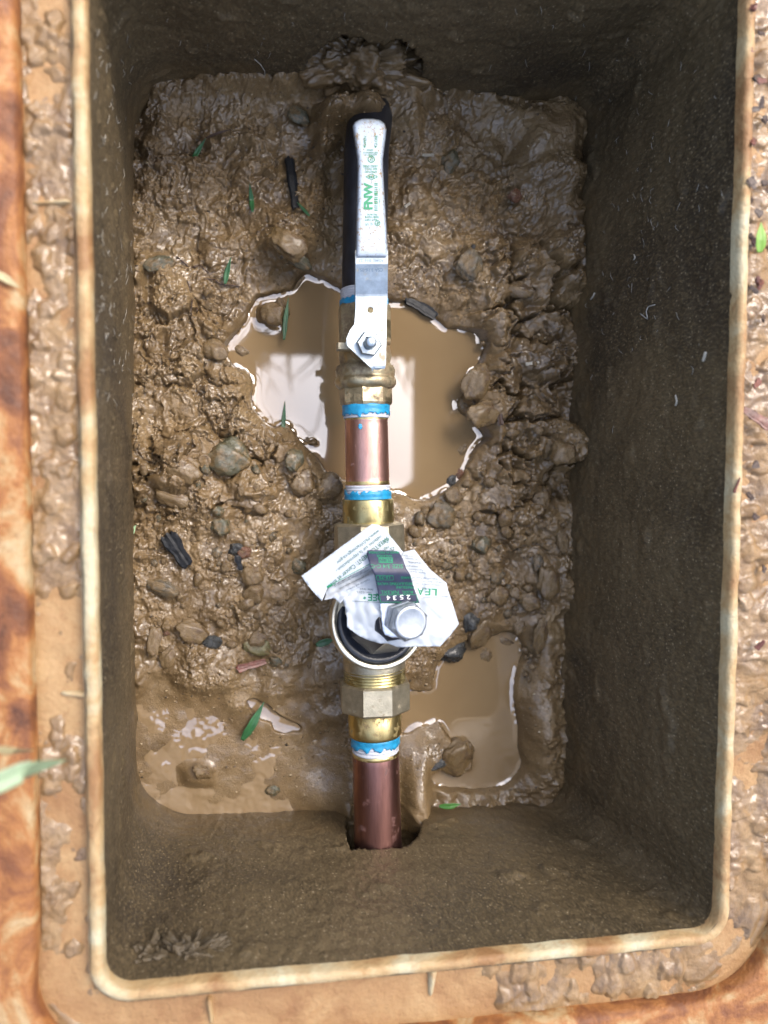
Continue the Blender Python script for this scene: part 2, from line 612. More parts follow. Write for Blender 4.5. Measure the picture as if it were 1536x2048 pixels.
NS, NA = (230, 370, 230, 370), 44
floor_c = [P(272, 186, 0), P(1146, 222, 0), P(1106, 1592, 0), P(272, 1634, 0)]
rim_c = [P(164, -200, RIM), P(1497, -95, RIM), P(1440, 1868, RIM), P(206, 1987, RIM)]
FLOOR = rounded(floor_c, (0.042, 0.016, 0.022, 0.042), n_side=NS, n_arc=NA)
RIMP = rounded(rim_c, (0.022, 0.018, 0.013, 0.013), n_side=NS, n_arc=NA)
fu, fv = PROJ(np.c_[FLOOR, np.zeros(len(FLOOR))])
FLOOR_PX = list(zip(fu.tolist(), fv.tolist()))[::8]

box = empty('meter_box', (0, 0, 0), 'open rectangular meter box with gritty dark walls and rusty cream rim around the pit', 'meter box')
LW = 0.0268
NZ = 118
tz = np.linspace(0, 1, NZ)
zz = -0.03 + (RIM + 0.03) * tz
K = len(FLOOR)
ff = (zz / RIM)[:, None, None]
wall_xy = FLOOR[None] * (1 - ff) + RIMP[None] * ff
wall_v = np.concatenate([wall_xy, np.broadcast_to(zz[:, None, None], (NZ, K, 1))], -1)
per = np.concatenate([[0], np.cumsum(np.linalg.norm(np.diff(RIMP, axis=0), axis=1))])
S, Tz = np.meshgrid(per, zz)
tan_ = np.roll(RIMP, -1, 0) - np.roll(RIMP, 1, 0); tan_ /= np.linalg.norm(tan_, axis=1)[:, None]
out = np.stack([-tan_[:, 1], tan_[:, 0]], 1)
# the wall is a little uneven, with shallow dents and smears of stuck mud
dn = 0.0016 * fbm(S * 22, Tz * 30, 4, 3) + 0.0009 * fbm(S * 220, Tz * 160, 3, 8)
sm = np.clip(fbm(S * 30, Tz * 40, 4, 21) - 0.32, 0, 1) * 0.010
dn = (dn - sm) * sstep(RIM, RIM - 0.012, Tz)
wall_v[..., :2] += out[None] * dn[..., None]
wu, wv = PROJ(wall_v)
hole_low = [(688, 1500), (690, 1640), (690, 1680), (700, 1702), (716, 1698), (740, 1699), (770, 1697), (800, 1697), (822, 1688), (838, 1672), (846, 1645), (842, 1500)]
hole_up = [(600, 260), (598, 160), (612, 128), (640, 98), (668, 78), (690, 70), (722, 76), (752, 88), (775, 84), (802, 78), (828, 96), (848, 128), (846, 160), (830, 260)]
jx = 7 * fbm(wu / 22, wv / 22, 3, 4); jy = 7 * fbm(wu / 22, wv / 22, 3, 5)
inn = (inside(hole_low, wu + jx * .5, wv + jy * .5) & (S > 0)) | inside(hole_up, wu + jx, wv + jy)
q = grid_quads(NZ, K, True)
keep = ~(inn.ravel()[q].sum(1) >= 3)
vv, qq = compact(wall_v.reshape(-1, 3), q[keep])
wall_o = link('inner_wall', mesh_np('inner_wall', vv, qq[:, ::-1]), WALLM, box)
solid(wall_o, 0.0052, 1.0)


EXTRA = np.convolve(np.r_[np.clip(np.maximum(-out[:, 1], out[:, 0]), 0, 1)][np.arange(-30, K + 30) % K], np.ones(61) / 61, 'valid') * 0.42


def lede(off_):
    """the ledge is wider on the near and the right side"""
    return off_ + np.clip(off_ - 0.0066, 0, None) * EXTRA


def ring_strip(name, prof, mat, parent, noise_amp=0.0, seed=0):
    rows = []
    for off_, z in prof:
        rows.append(np.c_[offset(RIMP, lede(off_)), np.full(K, z)])
    v = np.array(rows)
    if noise_amp:
        s_, o_ = np.meshgrid(per, [p[0] for p in prof])
        v[..., 2] += noise_amp * fbm(s_ * 60, o_ * 60, 4, seed)
        v[..., :2] += out[None] * (noise_amp * 0.8 * fbm(s_ * 45, o_ * 45, 4, seed + 5))[..., None]
    return link(name, mesh_np(name, v.reshape(-1, 3), grid_quads(len(prof), K, True)[:, ::-1]), mat, parent)


ring_strip('rim_ridge', [(-0.0008, RIM - 0.006), (-0.0006, RIM - 0.0006), (0.0004, RIM + 0.0012), (0.0020, RIM + 0.0015), (0.0040, RIM + 0.0012), (0.0054, RIM - 0.0006), (0.0062, RIM - 0.0022), (0.0064, RIM - 0.010)], RIDGE, box, 0.0009, 2)
ring_strip('lid_ledge', [(0.0060, RIM - 0.0062)] + [(0.0062 + (LW - 0.0062) * k / 9, RIM - 0.006) for k in range(1, 10)] + [(LW + 0.002, RIM - 0.0065)], LEDGE, box, 0.0010, 7)
ring_strip('outer_rim', [(LW, RIM - 0.012), (LW + 0.0002, RIM - 0.001), (LW + 0.0010, RIM + 0.0022), (LW + 0.0026, RIM + 0.0032), (LW + 0.012, RIM + 0.0035), (LW + 0.03, RIM + 0.003), (LW + 0.042, RIM + 0.001), (LW + 0.044, RIM - 0.02)], RUST, box, 0.0008, 12)

for (a, b_, w_) in (((418, 2000), (424, 2052), 13), ((868, 1942), (862, 1996), 15), ((142, 402), (56, 405), 11), ((182, 1392), (120, 1388), 14)):
    A = P(a[0], a[1], RIM - 0.003); B = P(b_[0], b_[1], RIM - 0.004)
    L = (B - A).length; wd = mm(a[0], a[1], RIM, w_) / 2
    bm = bmesh.new()
    secs = []
    for k in range(9):
        t_ = k / 8
        half = wd * (1.15 - 0.55 * t_) * (0.55 if k in (0, 8) else 1)
        hh = 0.0042 * (1 - 0.35 * t_) * (0.6 if k in (0, 8) else 1)
        C_ = A.lerp(B, t_); dirv = (B - A).normalized(); side = dirv.cross(Vector((0, 0, 1)))
        secs.append([bm.verts.new(C_ + side * half * math.cos(g) + Vector((0, 0, hh * math.sin(g) - 0.003 + 0.0 * t_))) for g in [math.pi * i / 8 for i in range(9)]])
    for s1, s2 in zip(secs, secs[1:]):
        for i in range(8):
            bm.faces.new((s1[i], s1[i + 1], s2[i + 1], s2[i]))
    bm.faces.new(secs[0]); bm.faces.new(secs[-1][::-1])
    bmesh.ops.recalc_face_normals(bm, faces=bm.faces)
    me = bpy.data.meshes.new('ledge_rib'); bm.to_mesh(me); bm.free()
    for p_ in me.polygons: p_.use_smooth = True
    link('ledge_rib', me, RIDGE, box)

# ground round the box, one sheet with the box let into it
outer = [offset(RIMP, lede(LW + 0.043))]
for r_ in (0.08, 0.2, 0.6, 2, 8, 40, 200):
    base = offset(RIMP, lede(LW + 0.043))
    ctr = base.mean(0)
    dirs = (base - ctr) / np.linalg.norm(base - ctr, axis=1)[:, None]
    outer.append(base + dirs * r_)
gv = np.array([np.c_[o_, np.full(K, RIM - 0.003)] for o_ in outer])
ground = link('ground', mesh_np('ground', gv.reshape(-1, 3), grid_quads(len(outer), K, True)[:, ::-1]), SOIL)
tag(ground, kind='structure')

# mud smeared over the ledge, real thickness with bare places between
nt_ = 30
per2 = np.linspace(0, 1, 2400)
idx = per2 * (K - 1)
i0 = idx.astype(int); fr_ = (idx - i0)[:, None]
RP = RIMP[i0] * (1 - fr_) + RIMP[np.minimum(i0 + 1, K - 1)] * fr_
OUTN = out[i0] * (1 - fr_) + out[np.minimum(i0 + 1, K - 1)] * fr_
ss = np.concatenate([[0], np.cumsum(np.linalg.norm(np.diff(RP, axis=0), axis=1))])
tt = np.linspace(0.0066, LW - 0.0006, nt_)
SS, TT = np.meshgrid(ss, tt)
EX2 = np.interp(idx, np.arange(K), EXTRA)
mxy = RP[None] + OUTN[None] * (TT + np.clip(TT - 0.0066, 0, None) * EX2[None])[..., None]
mu, mv = PROJ(np.concatenate([mxy, np.full(mxy.shape[:2] + (1,), RIM - 0.004)], -1))
hh = 0.0030 * fbm(SS * 45, TT * 60, 4, 31, 0.55) + 0.0009 * fbm(SS * 260, TT * 260, 3, 33)
f1, f2, _i = worley(SS * 130 + 0.4 * perlin(SS * 160, TT * 160, 3), TT * 130, 5)
hh += 0.0022 * np.sqrt(np.clip(1 - (f1 / 0.62) ** 2, 0, 1)) * (_i > 0.6)
jm = 60 * fbm(SS * 14, TT * 30, 3, 37)
bare = 0.0003 + 0.0016 * sstep(260, 120, mu) + 0.0026 * sstep(1380, 1460, mu) * sstep(1880, 1760, mv + jm)
bare -= 0.0040 * sstep(1860, 1900, mv) * sstep(230, 320, mu + jm) * sstep(1010, 900, mu + jm)
bare += 0.0010 * sstep(1880, 1920, mv) * sstep(960, 1060, mu + jm)
bare -= 0.0034 * sstep(1130, 1300, mv + jm) * sstep(1500, 1390, mv + jm) * sstep(260, 200, mu)
bare -= 0.0022 * sstep(-0.1, 0.35, fbm(SS * 20, TT * 40, 3, 39))
hh = hh + bare
mud_v = np.concatenate([mxy, (RIM - 0.0066 + hh)[..., None]], -1)
q = grid_quads(nt_, 2400)
k_ = (hh.ravel()[q].max(1) > 0.0006)
vv, qq = compact(mud_v.reshape(-1, 3), q[k_])
crust = link('mud', mesh_np('mud', vv, qq[:, ::-1]), MUD_CRUST)
tag(crust, 'wet lumpy brown mud smeared along the lid ledge of the box', 'mud', kind='stuff')

# ------------------------------------------------------------------ the mud floor (one height field) and its puddles
STEP = 1.7
gu = np.arange(225, 1200, STEP); gvv = np.arange(130, 1760, STEP)
U, V = np.meshgrid(gu, gvv)
NR, NC = U.shape
pud_mid = [(690, 584), (662, 571), (640, 557), (612, 548), (596, 552), (593, 585), (560, 588), (530, 590), (512, 602), (500, 622), (490, 642), (474, 668), (455, 690), (450, 706), (464, 730), (490, 738), (506, 752), (508, 775), (497, 797), (510, 820), (526, 833), (532, 846), (552, 850), (576, 846), (592, 862), (604, 884), (622, 904), (642, 926), (660, 950), (690, 960),
           (770, 975), (800, 985), (825, 996), (856, 1000), (880, 990), (900, 972), (926, 950), (930, 930), (940, 905), (962, 884), (968, 864), (950, 850), (926, 836), (914, 816), (918, 796), (938, 778), (932, 758), (946, 735), (962, 705), (968, 690), (960, 672), (935, 662), (905, 660), (890, 652), (872, 634), (850, 612), (812, 602), (778, 606), (740, 600)]
pud_low = [(888, 1312), (918, 1288), (955, 1272), (985, 1276), (1010, 1262), (1032, 1268), (1046, 1290), (1040, 1320), (1030, 1345), (1020, 1370), (1025, 1400), (1035, 1450), (1030, 1480), (1042, 1530), (1020, 1562), (990, 1574), (930, 1575), (880, 1572), (852, 1558), (856, 1545), (895, 1540), (930, 1530), (945, 1500), (902, 1480), (886, 1450), (884, 1415), (876, 1390), (868, 1345)]
pud_nut = [(800, 1378), (850, 1384), (880, 1398), (884, 1425), (862, 1442), (830, 1455), (795, 1470)]
pud_tri = [(490, 1395), (520, 1398), (560, 1428), (600, 1450), (600, 1462), (560, 1458), (535, 1440), (500, 1420)]


def pmask(poly, r):
    return blur(inside(poly, U + 9 * perlin(U / 20, V / 20, 41) + 6 * perlin(U / 8, V / 8, 43), V + 9 * perlin(U / 20, V / 20, 42) + 6 * perlin(U / 8, V / 8, 44)).astype(float), r)


def reg(u, v, ru, rv, p=2.0):
    return np.exp(-((np.abs(U - u) / ru) ** p + (np.abs(V - v) / rv) ** p))


slurry = sstep(1310, 1450, V + 110 * fbm(U / 130, V / 130, 3, 3)) * sstep(720, 640, U) * sstep(0, 1, np.ones_like(U))
slurry = np.maximum(slurry, reg(800, 1500, 70, 90) * 0.7)
gravelL = reg(470, 1190, 230, 150, 4)
gravelR = reg(950, 1130, 170, 130, 4)
topL = reg(470, 370, 230, 190, 4)
topR = reg(900, 400, 150, 190, 4)
clodR = reg(1050, 780, 130, 300, 4)
clodL = reg(380, 760, 150, 200, 4)
band = reg(440, 960, 220, 80, 4)

wx = U + 34 * fbm(U / 60, V / 60, 4, 51, 0.6); wy = V + 34 * fbm(U / 60, V / 60, 4, 55, 0.6)
h = 0.011 + 0.006 * fbm(U / 190, V / 190, 3, 1) + 0.0045 * fbm(U / 70, V / 70, 3, 6)


def clods(scale, seed, dens, r=0.62):
    f1, f2, i = worley(wx / scale, wy / scale, seed)
    dome = np.sqrt(np.clip(1 - (f1 / r) ** 2, 0, 1))
    return dome * (i < dens) * (0.5 + 0.5 * ((i * 7.13) % 1)), f2 - f1


c1, e1 = clods(78, 1, 0.75, 0.66)
c2, e2 = clods(40, 2, 0.7)
c3, e3 = clods(21, 3, 0.6)
c4, e4 = clods(11.5, 4, 0.5)
c5, e5 = clods(6.5, 5, 0.55)
rough = sstep(-0.25, 0.35, fbm(U / 110, V / 110, 3, 61))      # crumbly patches between smooth wet ones
h += c1 * (0.0012 + 0.012 * clodR + 0.006 * clodL + 0.008 * band + 0.005 * topR + 0.004 * topL)
h += c2 * (0.0010 + 0.008 * clodR + 0.005 * clodL + 0.006 * band + 0.0040 * topR + 0.003 * gravelR + 0.002 * gravelL + 0.0035 * topL) * (0.3 + 0.7 * rough)
h += c3 * (0.0008 + 0.0034 * clodR + 0.0024 * clodL + 0.0028 * band + 0.0030 * gravelR + 0.0024 * gravelL + 0.0018 * topL + 0.0016 * topR) * (1 - slurry) * (0.25 + 0.75 * rough)
h += c4 * (0.0003 + 0.0009 * gravelL + 0.0012 * gravelR + 0.0008 * clodR + 0.0006 * clodL + 0.0005 * topL + 0.0003 * topR) * (1 - slurry) * (0.3 + 0.7 * rough)
h -= 0.012 * np.exp(-(e1 / 0.07) ** 2) * (clodR + 0.5 * band + 0.3 * clodL) * (fbm(U / 90, V / 90, 2, 71) > -0.05)
h -= 0.0045 * np.exp(-(e2 / 0.07) ** 2) * (clodR + 0.5 * clodL + 0.4 * topL + 0.3 * topR) * (fbm(U / 50, V / 50, 2, 73) > 0.0)
h += c5 * (0.0003 + 0.0006 * rough) * (1 - slurry)
ridn = 1 - np.abs(fbm(wx / 75, wy / 75, 3, 19))                # sharp little folds and lips, few
h += 0.0020 * np.clip(ridn - 0.86, 0, 1) * 6 * (topL + topR + clodL) * (1 - slurry)
h += (1 - 0.85 * slurry) * (0.0018 * fbm(U / 48, V / 48, 2, 11) + (0.0003 + 0.0012 * rough) * fbm(U / 14, V / 14, 3, 15) + (0.0002 + 0.0007 * rough) * fbm(U / 5, V / 5, 2, 17))
for (u, v, ru, rv, dz, p) in [
        (1080, 335, 60, 70, 0.022, 4), (1115, 470, 35, 120, 0.010, 3), (1050, 250, 100, 30, 0.012, 2), (680, 188, 270, 40, 0.030, 2), (560, 165, 90, 30, 0.012, 2), (690, 262, 62, 24, 0.034, 4), (650, 300, 22, 40, 0.016, 3), (800, 250, 30, 40, 0.014, 2),
        (575, 480, 52, 42, 0.010, 3), (600, 510, 40, 24, 0.006, 2), (330, 300, 40, 90, 0.008, 2), (850, 300, 60, 80, 0.004, 2),
        (1070, 1470, 36, 95, 0.014, 2.5), (1080, 1300, 22, 60, 0.008, 2), (1115, 900, 35, 40, 0.012, 4), (350, 940, 46, 40, 0.012, 3), (430, 1010, 60, 24, 0.005, 2),
        (540, 625, 38, 30, 0.018, 3), (625, 885, 16, 12, 0.010, 2), (700, 300, 40, 60, 0.010, 2), (640, 420, 30, 140, 0.004, 2), (520, 1350, 120, 40, 0.0015, 2),
        (955, 790, 34, 45, 0.006, 3), (975, 855, 28, 40, 0.006, 3), (650, 970, 30, 28, 0.008, 3), (660, 1400, 40, 60, 0.006, 2), (395, 1548, 30, 20, 0.009, 3), (400, 1560, 50, 34, 0.003, 2),
        (640, 1570, 60, 50, 0.010, 2), (828, 1585, 24, 70, 0.024, 3), (860, 1520, 40, 20, 0.004, 2), (620, 900, 60, 40, 0.004, 2), (690, 1640, 18, 60, 0.012, 2), (780, 1330, 30, 30, 0.006, 2)]:
    h += dz * reg(u, v, ru, rv, p)
for (u, v, ru, rv, dz) in [(660, 340, 22, 120, -0.012), (690, 275, 18, 40, -0.008), (1016, 920, 10, 60, -0.012), (300, 590, 10, 40, -0.008), (310, 925, 16, 14, -0.012), (650, 1130, 40, 120, -0.008), (650, 1400, 40, 120, -0.006), (330, 700, 8, 30, -0.006), (1010, 1120, 24, 16, -0.008), (1060, 620, 30, 8, -0.006)]:
    h += dz * reg(u, v, ru, rv)

edge = edge_dist(FLOOR_PX, U, V)
h += np.exp(-(edge / 26) ** 2) * (0.011 * fbm(U / 70, V / 70, 3, 141) + 0.004 * fbm(U / 20, V / 20, 2, 143)) * (1 - slurry)
# smooth slurry in the lower left corner
film = 0.0019 + 0.0018 * fbm(U / 110, V / 80, 2, 81) + 0.0004 * fbm(U / 34, V / 28, 3, 84)
film += 0.008 * reg(395, 1545, 30, 22, 3) + 0.005 * reg(650, 1590, 50, 40) + 0.003 * reg(620, 1420, 50, 16)
h = h * (1 - slurry) + film * slurry
m_mid = pmask(pud_mid, 4); m_low = pmask(pud_low, 6); m_nut = pmask(pud_nut, 5); m_tri = pmask(pud_tri, 3)
m_all = np.clip(m_mid + m_low + m_nut + m_tri, 0, 1)
isl = reg(540, 628, 30, 22, 4) * 0.85 + reg(625, 885, 14, 9, 3) * 0.6 + reg(920, 1520, 26, 24, 4)
bed = -0.007 + 0.006 * isl * (1 + 0.4 * fbm(U / 18, V / 18, 3, 91)) + 0.011 * isl
h = np.maximum(h, 0.0012 + 0.002 * fbm(U / 40, V / 40, 2, 95)) * (1 - slurry) + h * slurry
wide = np.clip(blur(np.clip(m_mid + m_low + m_nut, 0, 1), 13) * 2.0, 0, 1)
h *= 1 - 0.72 * wide
s_ = sstep(0.25, 0.75, m_all)
h = h * (1 - s_) + bed * s_
# trench behind the lower hole, higher soil behind the upper one
MUDZ = h
wallm = inside(FLOOR_PX, U, V)
xyz = PN(U, V, 0.0)
xyz[..., 2] = h
q = grid_quads(NR, NC)
mud = link('mud_floor', mesh_np('mud_floor', xyz.reshape(-1, 3), q[:, ::-1]), MUD)
tag(mud, kind='structure')


def mudz(u, v):
    i = int(round((v - gvv[0]) / STEP)); j = int(round((u - gu[0]) / STEP))
    i = max(0, min(NR - 1, i)); j = max(0, min(NC - 1, j))
    return float(MUDZ[i, j])


solid_m = ((h > 0.0003) | ~wallm).astype(float)
near = blur(solid_m, 3)
men = np.clip(0.45 + 1.5 * fbm(U / 40, V / 40, 3, 211), 0.05, 1.1)
wz = 0.0 + 0.0017 * men * np.clip(near - 0.06, 0, 1) ** 1.2 * (1 - 0.6 * slurry) + slurry * (0.0010 + 0.00012 * fbm(U / 60, V / 45, 2, 201) + 0.00004 * fbm(U / 22, V / 18, 2, 203))
near2 = blur(solid_m, 8)
wz += 0.0006 * near2
for name, ub, vb, lab in (('puddle', (430, 1000), (540, 1030), None), ('puddle', (795, 1090), (1240, 1600), None), ('puddle', (230, 790), (1330, 1700), None)):
    ok = (U > ub[0]) & (U < ub[1]) & (V > vb[0]) & (V < vb[1])
    ok &= (h < wz + 0.0006)
    kq = ok.ravel()[q].all(1)
    wv3 = PN(U, V, 0.0); wv3[..., 2] = wz
    vv, qq = compact(wv3.reshape(-1, 3), q[kq])
    o = link(name, mesh_np(name, vv, qq[:, ::-1]), WATER)
    tag(o, kind='structure')

# ------------------------------------------------------------------ dirt in the upper hole
def blob(name, ctr, rx, ry, rz, seed, mat, amp=0.35, sub=5, parent=None, freq=2.2):
    bm = bmesh.new()
    bmesh.ops.create_icosphere(bm, subdivisions=sub, radius=1)
    me = bpy.data.meshes.new(name); bm.to_mesh(me); bm.free()
    n = len(me.vertices)
    co = np.empty(n * 3, np.float32); me.vertices.foreach_get('co', co); co = co.reshape(-1, 3).astype(float)
    from mathutils import noise as mn
    iso = np.array([rx, ry, rz]) / (rx * ry * rz) ** (1 / 3)
    off_ = Vector((seed * 3.1, seed * 1.7, seed * 0.9))
    d = np.array([mn.fractal(Vector(c) * freq * 0.7 + off_, 0.8, 2.1, 6, noise_basis='PERLIN_ORIGINAL') for c in co * iso])
    w_ = np.array([mn.voronoi(Vector(c) * freq * 0.9 + off_)[0][0] for c in co * iso])
    r = 1 + amp * 0.8 * d + amp * 0.55 * np.sqrt(np.clip(0.62 - w_, 0, 1))
    co = co * r[:, None] * np.array([rx, ry, rz])
    me.vertices.foreach_set('co', co.astype(np.float32).ravel())
    me.polygons.foreach_set('use_smooth', np.ones(len(me.polygons), bool))
    me.update()
    o = link(name, me, mat, parent)
    if parent is None:
        o.location = ctr
    return o


o = blob('soil_clump', P(722, 158, 0.028) + Vector((0, 0.010, 0)), 0.042, 0.018, 0.025, 5, MUD, 0.55, 6, freq=3.0)
tag(o, 'ragged wet soil slumping out of the broken hole in the far wall', 'soil')
for (u, v, z_, rx_, rz_, lab) in ((300, 1925, 0.150, 0.016, 0.012, 'dark crumbly dirt stuck under the near rim in the left corner of the box'), (372, 1915, 0.152, 0.020, 0.011, 'greyish dirt clump stuck under the near rim beside the corner dirt')):
    o = blob('dirt_clump', P(u, v, z_), rx_, 0.008, rz_, int(u), CLAY, 0.75, 6, freq=3.4)
    tag(o, lab, 'dirt')

# ------------------------------------------------------------------ pipe line
AX = [(190, 744, -0.012), (230, 741, 0.016), (300, 733, 0.044), (590, 728, 0.050), (760, 731, 0.050), (900, 734, 0.050), (1000, 736, 0.050), (1090, 738, 0.050), (1240, 745, 0.050), (1350, 749, 0.050), (1450, 750, 0.050), (1600, 754, 0.050), (1740, 757, 0.050)]


def axis(v):
    vs = [a[0] for a in AX]
    return P(np.interp(v, vs, [a[1] for a in AX]), v, np.interp(v, vs, [a[2] for a in AX]))


def pxr(v, half):
    vs = [a[0] for a in AX]
    return mm(float(np.interp(v, vs, [a[1] for a in AX])), v, float(np.interp(v, vs, [a[2] for a in AX])), 2 * half) / 2 * 0.985


def lathe(name, prof, mat, parent, n=64, rot=0.0, cap=True, smooth=True, wob=0.0, keep=None, seed=0):
    """rings of half width (px) along the pipe axis"""
    rings = []
    for k, (v, hw) in enumerate(prof):
        c = axis(v)
        d = (axis(v + 15) - axis(v - 15)).normalized()
        side = d.cross(Vector((0, 0, 1))).normalized(); up = side.cross(d).normalized()
        r = pxr(v, hw)
        a = np.linspace(0, 2 * np.pi, n, endpoint=False) + rot
        rr = r * (1 + wob * perlin(np.cos(a) * 2.3 + 9, np.sin(a) * 2.3 + v * 0.11, seed))
        rings.append(np.array(c) + np.outer(rr * np.cos(a), np.array(side)) + np.outer(rr * np.sin(a), np.array(up)))
    v_ = np.array(rings)
    q_ = grid_quads(len(prof), n, True)
    if keep is not None:
        a_ = np.linspace(0, 2 * np.pi, n, endpoint=False)
        A_, V_ = np.meshgrid(a_, [p[0] for p in prof])
        kk = keep(A_, V_).ravel()
        q_ = q_[kk[q_].sum(1) >= 3]
        vv_, q_ = compact(v_.reshape(-1, 3), q_)
        me = mesh_np(name, vv_, q_, smooth=smooth)
        return link(name, me, mat, parent)
    verts = v_.reshape(-1, 3)
    me_q = q_
    bmv = verts.tolist(); faces = me_q.tolist()
    if cap:
        faces.append(list(range(n))[::-1]); faces.append([(len(prof) - 1) * n + i for i in range(n)])
    me = bpy.data.meshes.new(name)
    me.from_pydata(bmv, [], faces)
    bm = bmesh.new(); bm.from_mesh(me)
    bmesh.ops.recalc_face_normals(bm, faces=bm.faces)
    bm.to_mesh(me); bm.free()
    for p_ in me.polygons:
        p_.use_smooth = smooth and len(p_.vertices) == 4
    return link(name, me, mat, parent)


def tape(parent, v0, v1, hw, blue0, blue1, seed, grow=1):
    prof = []
    n_r = 5
    for k in range(n_r * 4 + 1):
        v = v0 + (v1 - v0) * k / (n_r * 4)
        prof.append((v, hw + 1.6 * abs(math.sin(math.pi * k / 4)) + (0.6 if k in (0, n_r * 4) else 0)))
    t_ = lathe('thread_tape', [(prof[0][0], hw - 3)] + prof + [(prof[-1][0], hw - 3)], TAPE, parent, 72, wob=0.012, seed=seed)
    lo, hi = min(blue0, blue1), max(blue0, blue1)
    pr = [(lo + (hi - lo) * k / 16, hw + 2.9 + 0.35 * math.sin(k * 0.9) - (0.8 if k in (0, 16) else 0)) for k in range(17)]

    def kp(A_, V_):
        tt_ = (V_ - blue0) / (blue1 - blue0)            # 1 at the ragged side
        lim = 0.62 + 0.5 * fbm(np.cos(A_) * 3 + seed, np.sin(A_) * 3, 4, seed, 0.6)
        return tt_ < lim
    b_ = lathe('pipe_sealant', pr, BLUE, t_, 200, keep=kp, wob=0.006, seed=seed + 3)
    solid(b_, 0.0003, 0)
    return t_


# black service pipe
bp = empty('service_pipe', axis(400), 'black plastic water pipe running under the white lever into the mud', 'pipe')
lathe('pipe_tube', [(v, 44.5) for v in range(185, 600, 15)], BLACKP, bp, 64)
tape(bp, 582, 606, 46, 615, 594, 3)

# ball valve
bv = empty('ball_valve', axis(700), 'muddy brass ball valve with a long white coated lever handle', 'valve')
lathe('valve_socket', [(610, 44), (611, 50), (614, 53.5), (688, 53.5), (692, 51), (693, 44)], BODYM, bv, 8, math.pi / 8, smooth=False)
lathe('valve_body', [(688, 40), (690, 47), (700, 51), (712, 53), (722, 51), (729, 50), (733, 57), (742, 59.5), (752, 59), (755, 57.5), (757, 60), (764, 62), (770, 61), (776, 56), (779, 50), (780, 40)], BODYM, bv, 72, wob=0.01)
lathe('valve_hex', [(774, 44), (775, 50), (778, 53), (806, 53), (811, 50.5), (812, 40)], BODYM, bv, 8, math.pi / 8 + 0.12, smooth=False)


def vlathe(name, A, B, prof, mat, parent, n=48, rot=0.0, smooth=True):
    """prof: (distance from A along AB in m, radius in m)"""
    d = (B - A).normalized()
    s = d.cross(Vector((0, 1, 0))).normalized(); w = s.cross(d).normalized()
    vs = []
    for t_, r in prof:
        for k in range(n):
            a = rot + 2 * math.pi * k / n
            vs.append(A + d * t_ + s * (r * math.cos(a)) + w * (r * math.sin(a)))
    faces = grid_quads(len(prof), n, True).tolist()
    faces.append(list(range(n))[::-1]); faces.append([(len(prof) - 1) * n + i for i in range(n)])
    me = bpy.data.meshes.new(name); me.from_pydata([tuple(v) for v in vs], [], faces)
    bm = bmesh.new(); bm.from_mesh(me); bmesh.ops.recalc_face_normals(bm, faces=bm.faces); bm.to_mesh(me); bm.free()
    for p_ in me.polygons:
        p_.use_smooth = smooth and len(p_.vertices) == 4
    return link(name, me, mat, parent)


LEV_PTS = [(235, 0.0905), (300, 0.0905), (500, 0.0895), (528, 0.0885), (560, 0.0850), (590, 0.0815), (615, 0.0805), (735, 0.0800), (742, 0.0785)]


def lever_z(u, v):
    return np.interp(v, [p[0] for p in LEV_PTS], [p[1] for p in LEV_PTS])


def sheet(name, poly, zf, thick, mat, parent, step=6.0, hole=None, dome=None, smooth=True, off=-1):
    """thin plate: frame outline laid on a surface z(u, v)"""
    pl = []
    n = len(poly)
    for i in range(n):
        a = np.array(poly[i], float); b = np.array(poly[(i + 1) % n], float)
        k = max(1, int(np.linalg.norm(b - a) / step))
        for j in range(k):
            pl.append(tuple(a + (b - a) * j / k))
    pts = [Vector(p) for p in pl]
    edges = [(i, (i + 1) % len(pl)) for i in range(len(pl))]
    if hole:
        hb = len(pts)
        hp = [(hole[0] + hole[2] * math.cos(2 * math.pi * i / 24), hole[1] + hole[2] * math.sin(2 * math.pi * i / 24)) for i in range(24)]
        pts += [Vector(p) for p in hp]
        edges += [(hb + i, hb + (i + 1) % 24) for i in range(24)]
    pu = [p[0] for p in pl]; pv = [p[1] for p in pl]
    A_, B_ = np.meshgrid(np.arange(min(pu), max(pu), step), np.arange(min(pv), max(pv), step))
    A_ = A_ + (np.arange(A_.shape[0]) % 2)[:, None] * step * 0.5
    A_ = A_.ravel(); B_ = B_.ravel()
    ok = inside(pl, A_, B_) & (edge_dist(pl, A_, B_) > step * 0.45)
    if hole:
        ok &= np.hypot(A_ - hole[0], B_ - hole[1]) > hole[2] + step * 0.4
    pts += [Vector((a, b)) for a, b in zip(A_[ok], B_[ok])]
    v2, e2_, f2_, _, _, _ = delaunay_2d_cdt(pts, edges, [], 0, 1e-5)
    vu = np.array([p[0] for p in v2]); vv_ = np.array([p[1] for p in v2])
    F_ = np.array([f for f in f2_ if len(f) == 3])
    cu = vu[F_].mean(1); cv = vv_[F_].mean(1)
    ok = inside(pl, cu, cv)
    if hole:
        ok &= np.hypot(cu - hole[0], cv - hole[1]) > hole[2]
    F_ = F_[ok]
    z = zf(vu, vv_)
    if dome:
        ed = np.minimum(edge_dist(pl, vu, vv_) / dome[0], 1)
        z = z - dome[1] * (1 - np.sqrt(np.clip(1 - (1 - ed) ** 2, 0, 1)))
    co = PN(vu, vv_, z)
    # frame v runs down, so flip to face up
    a, b, c = co[F_[:, 0]], co[F_[:, 1]], co[F_[:, 2]]
    nz = np.cross(b - a, c - a)[:, 2]
    F_[nz < 0] = F_[nz < 0][:, ::-1]
    o = link(name, mesh_np(name, co, None, F_, smooth), mat, parent)
    if thick:
        solid(o, thick, off)
    return o


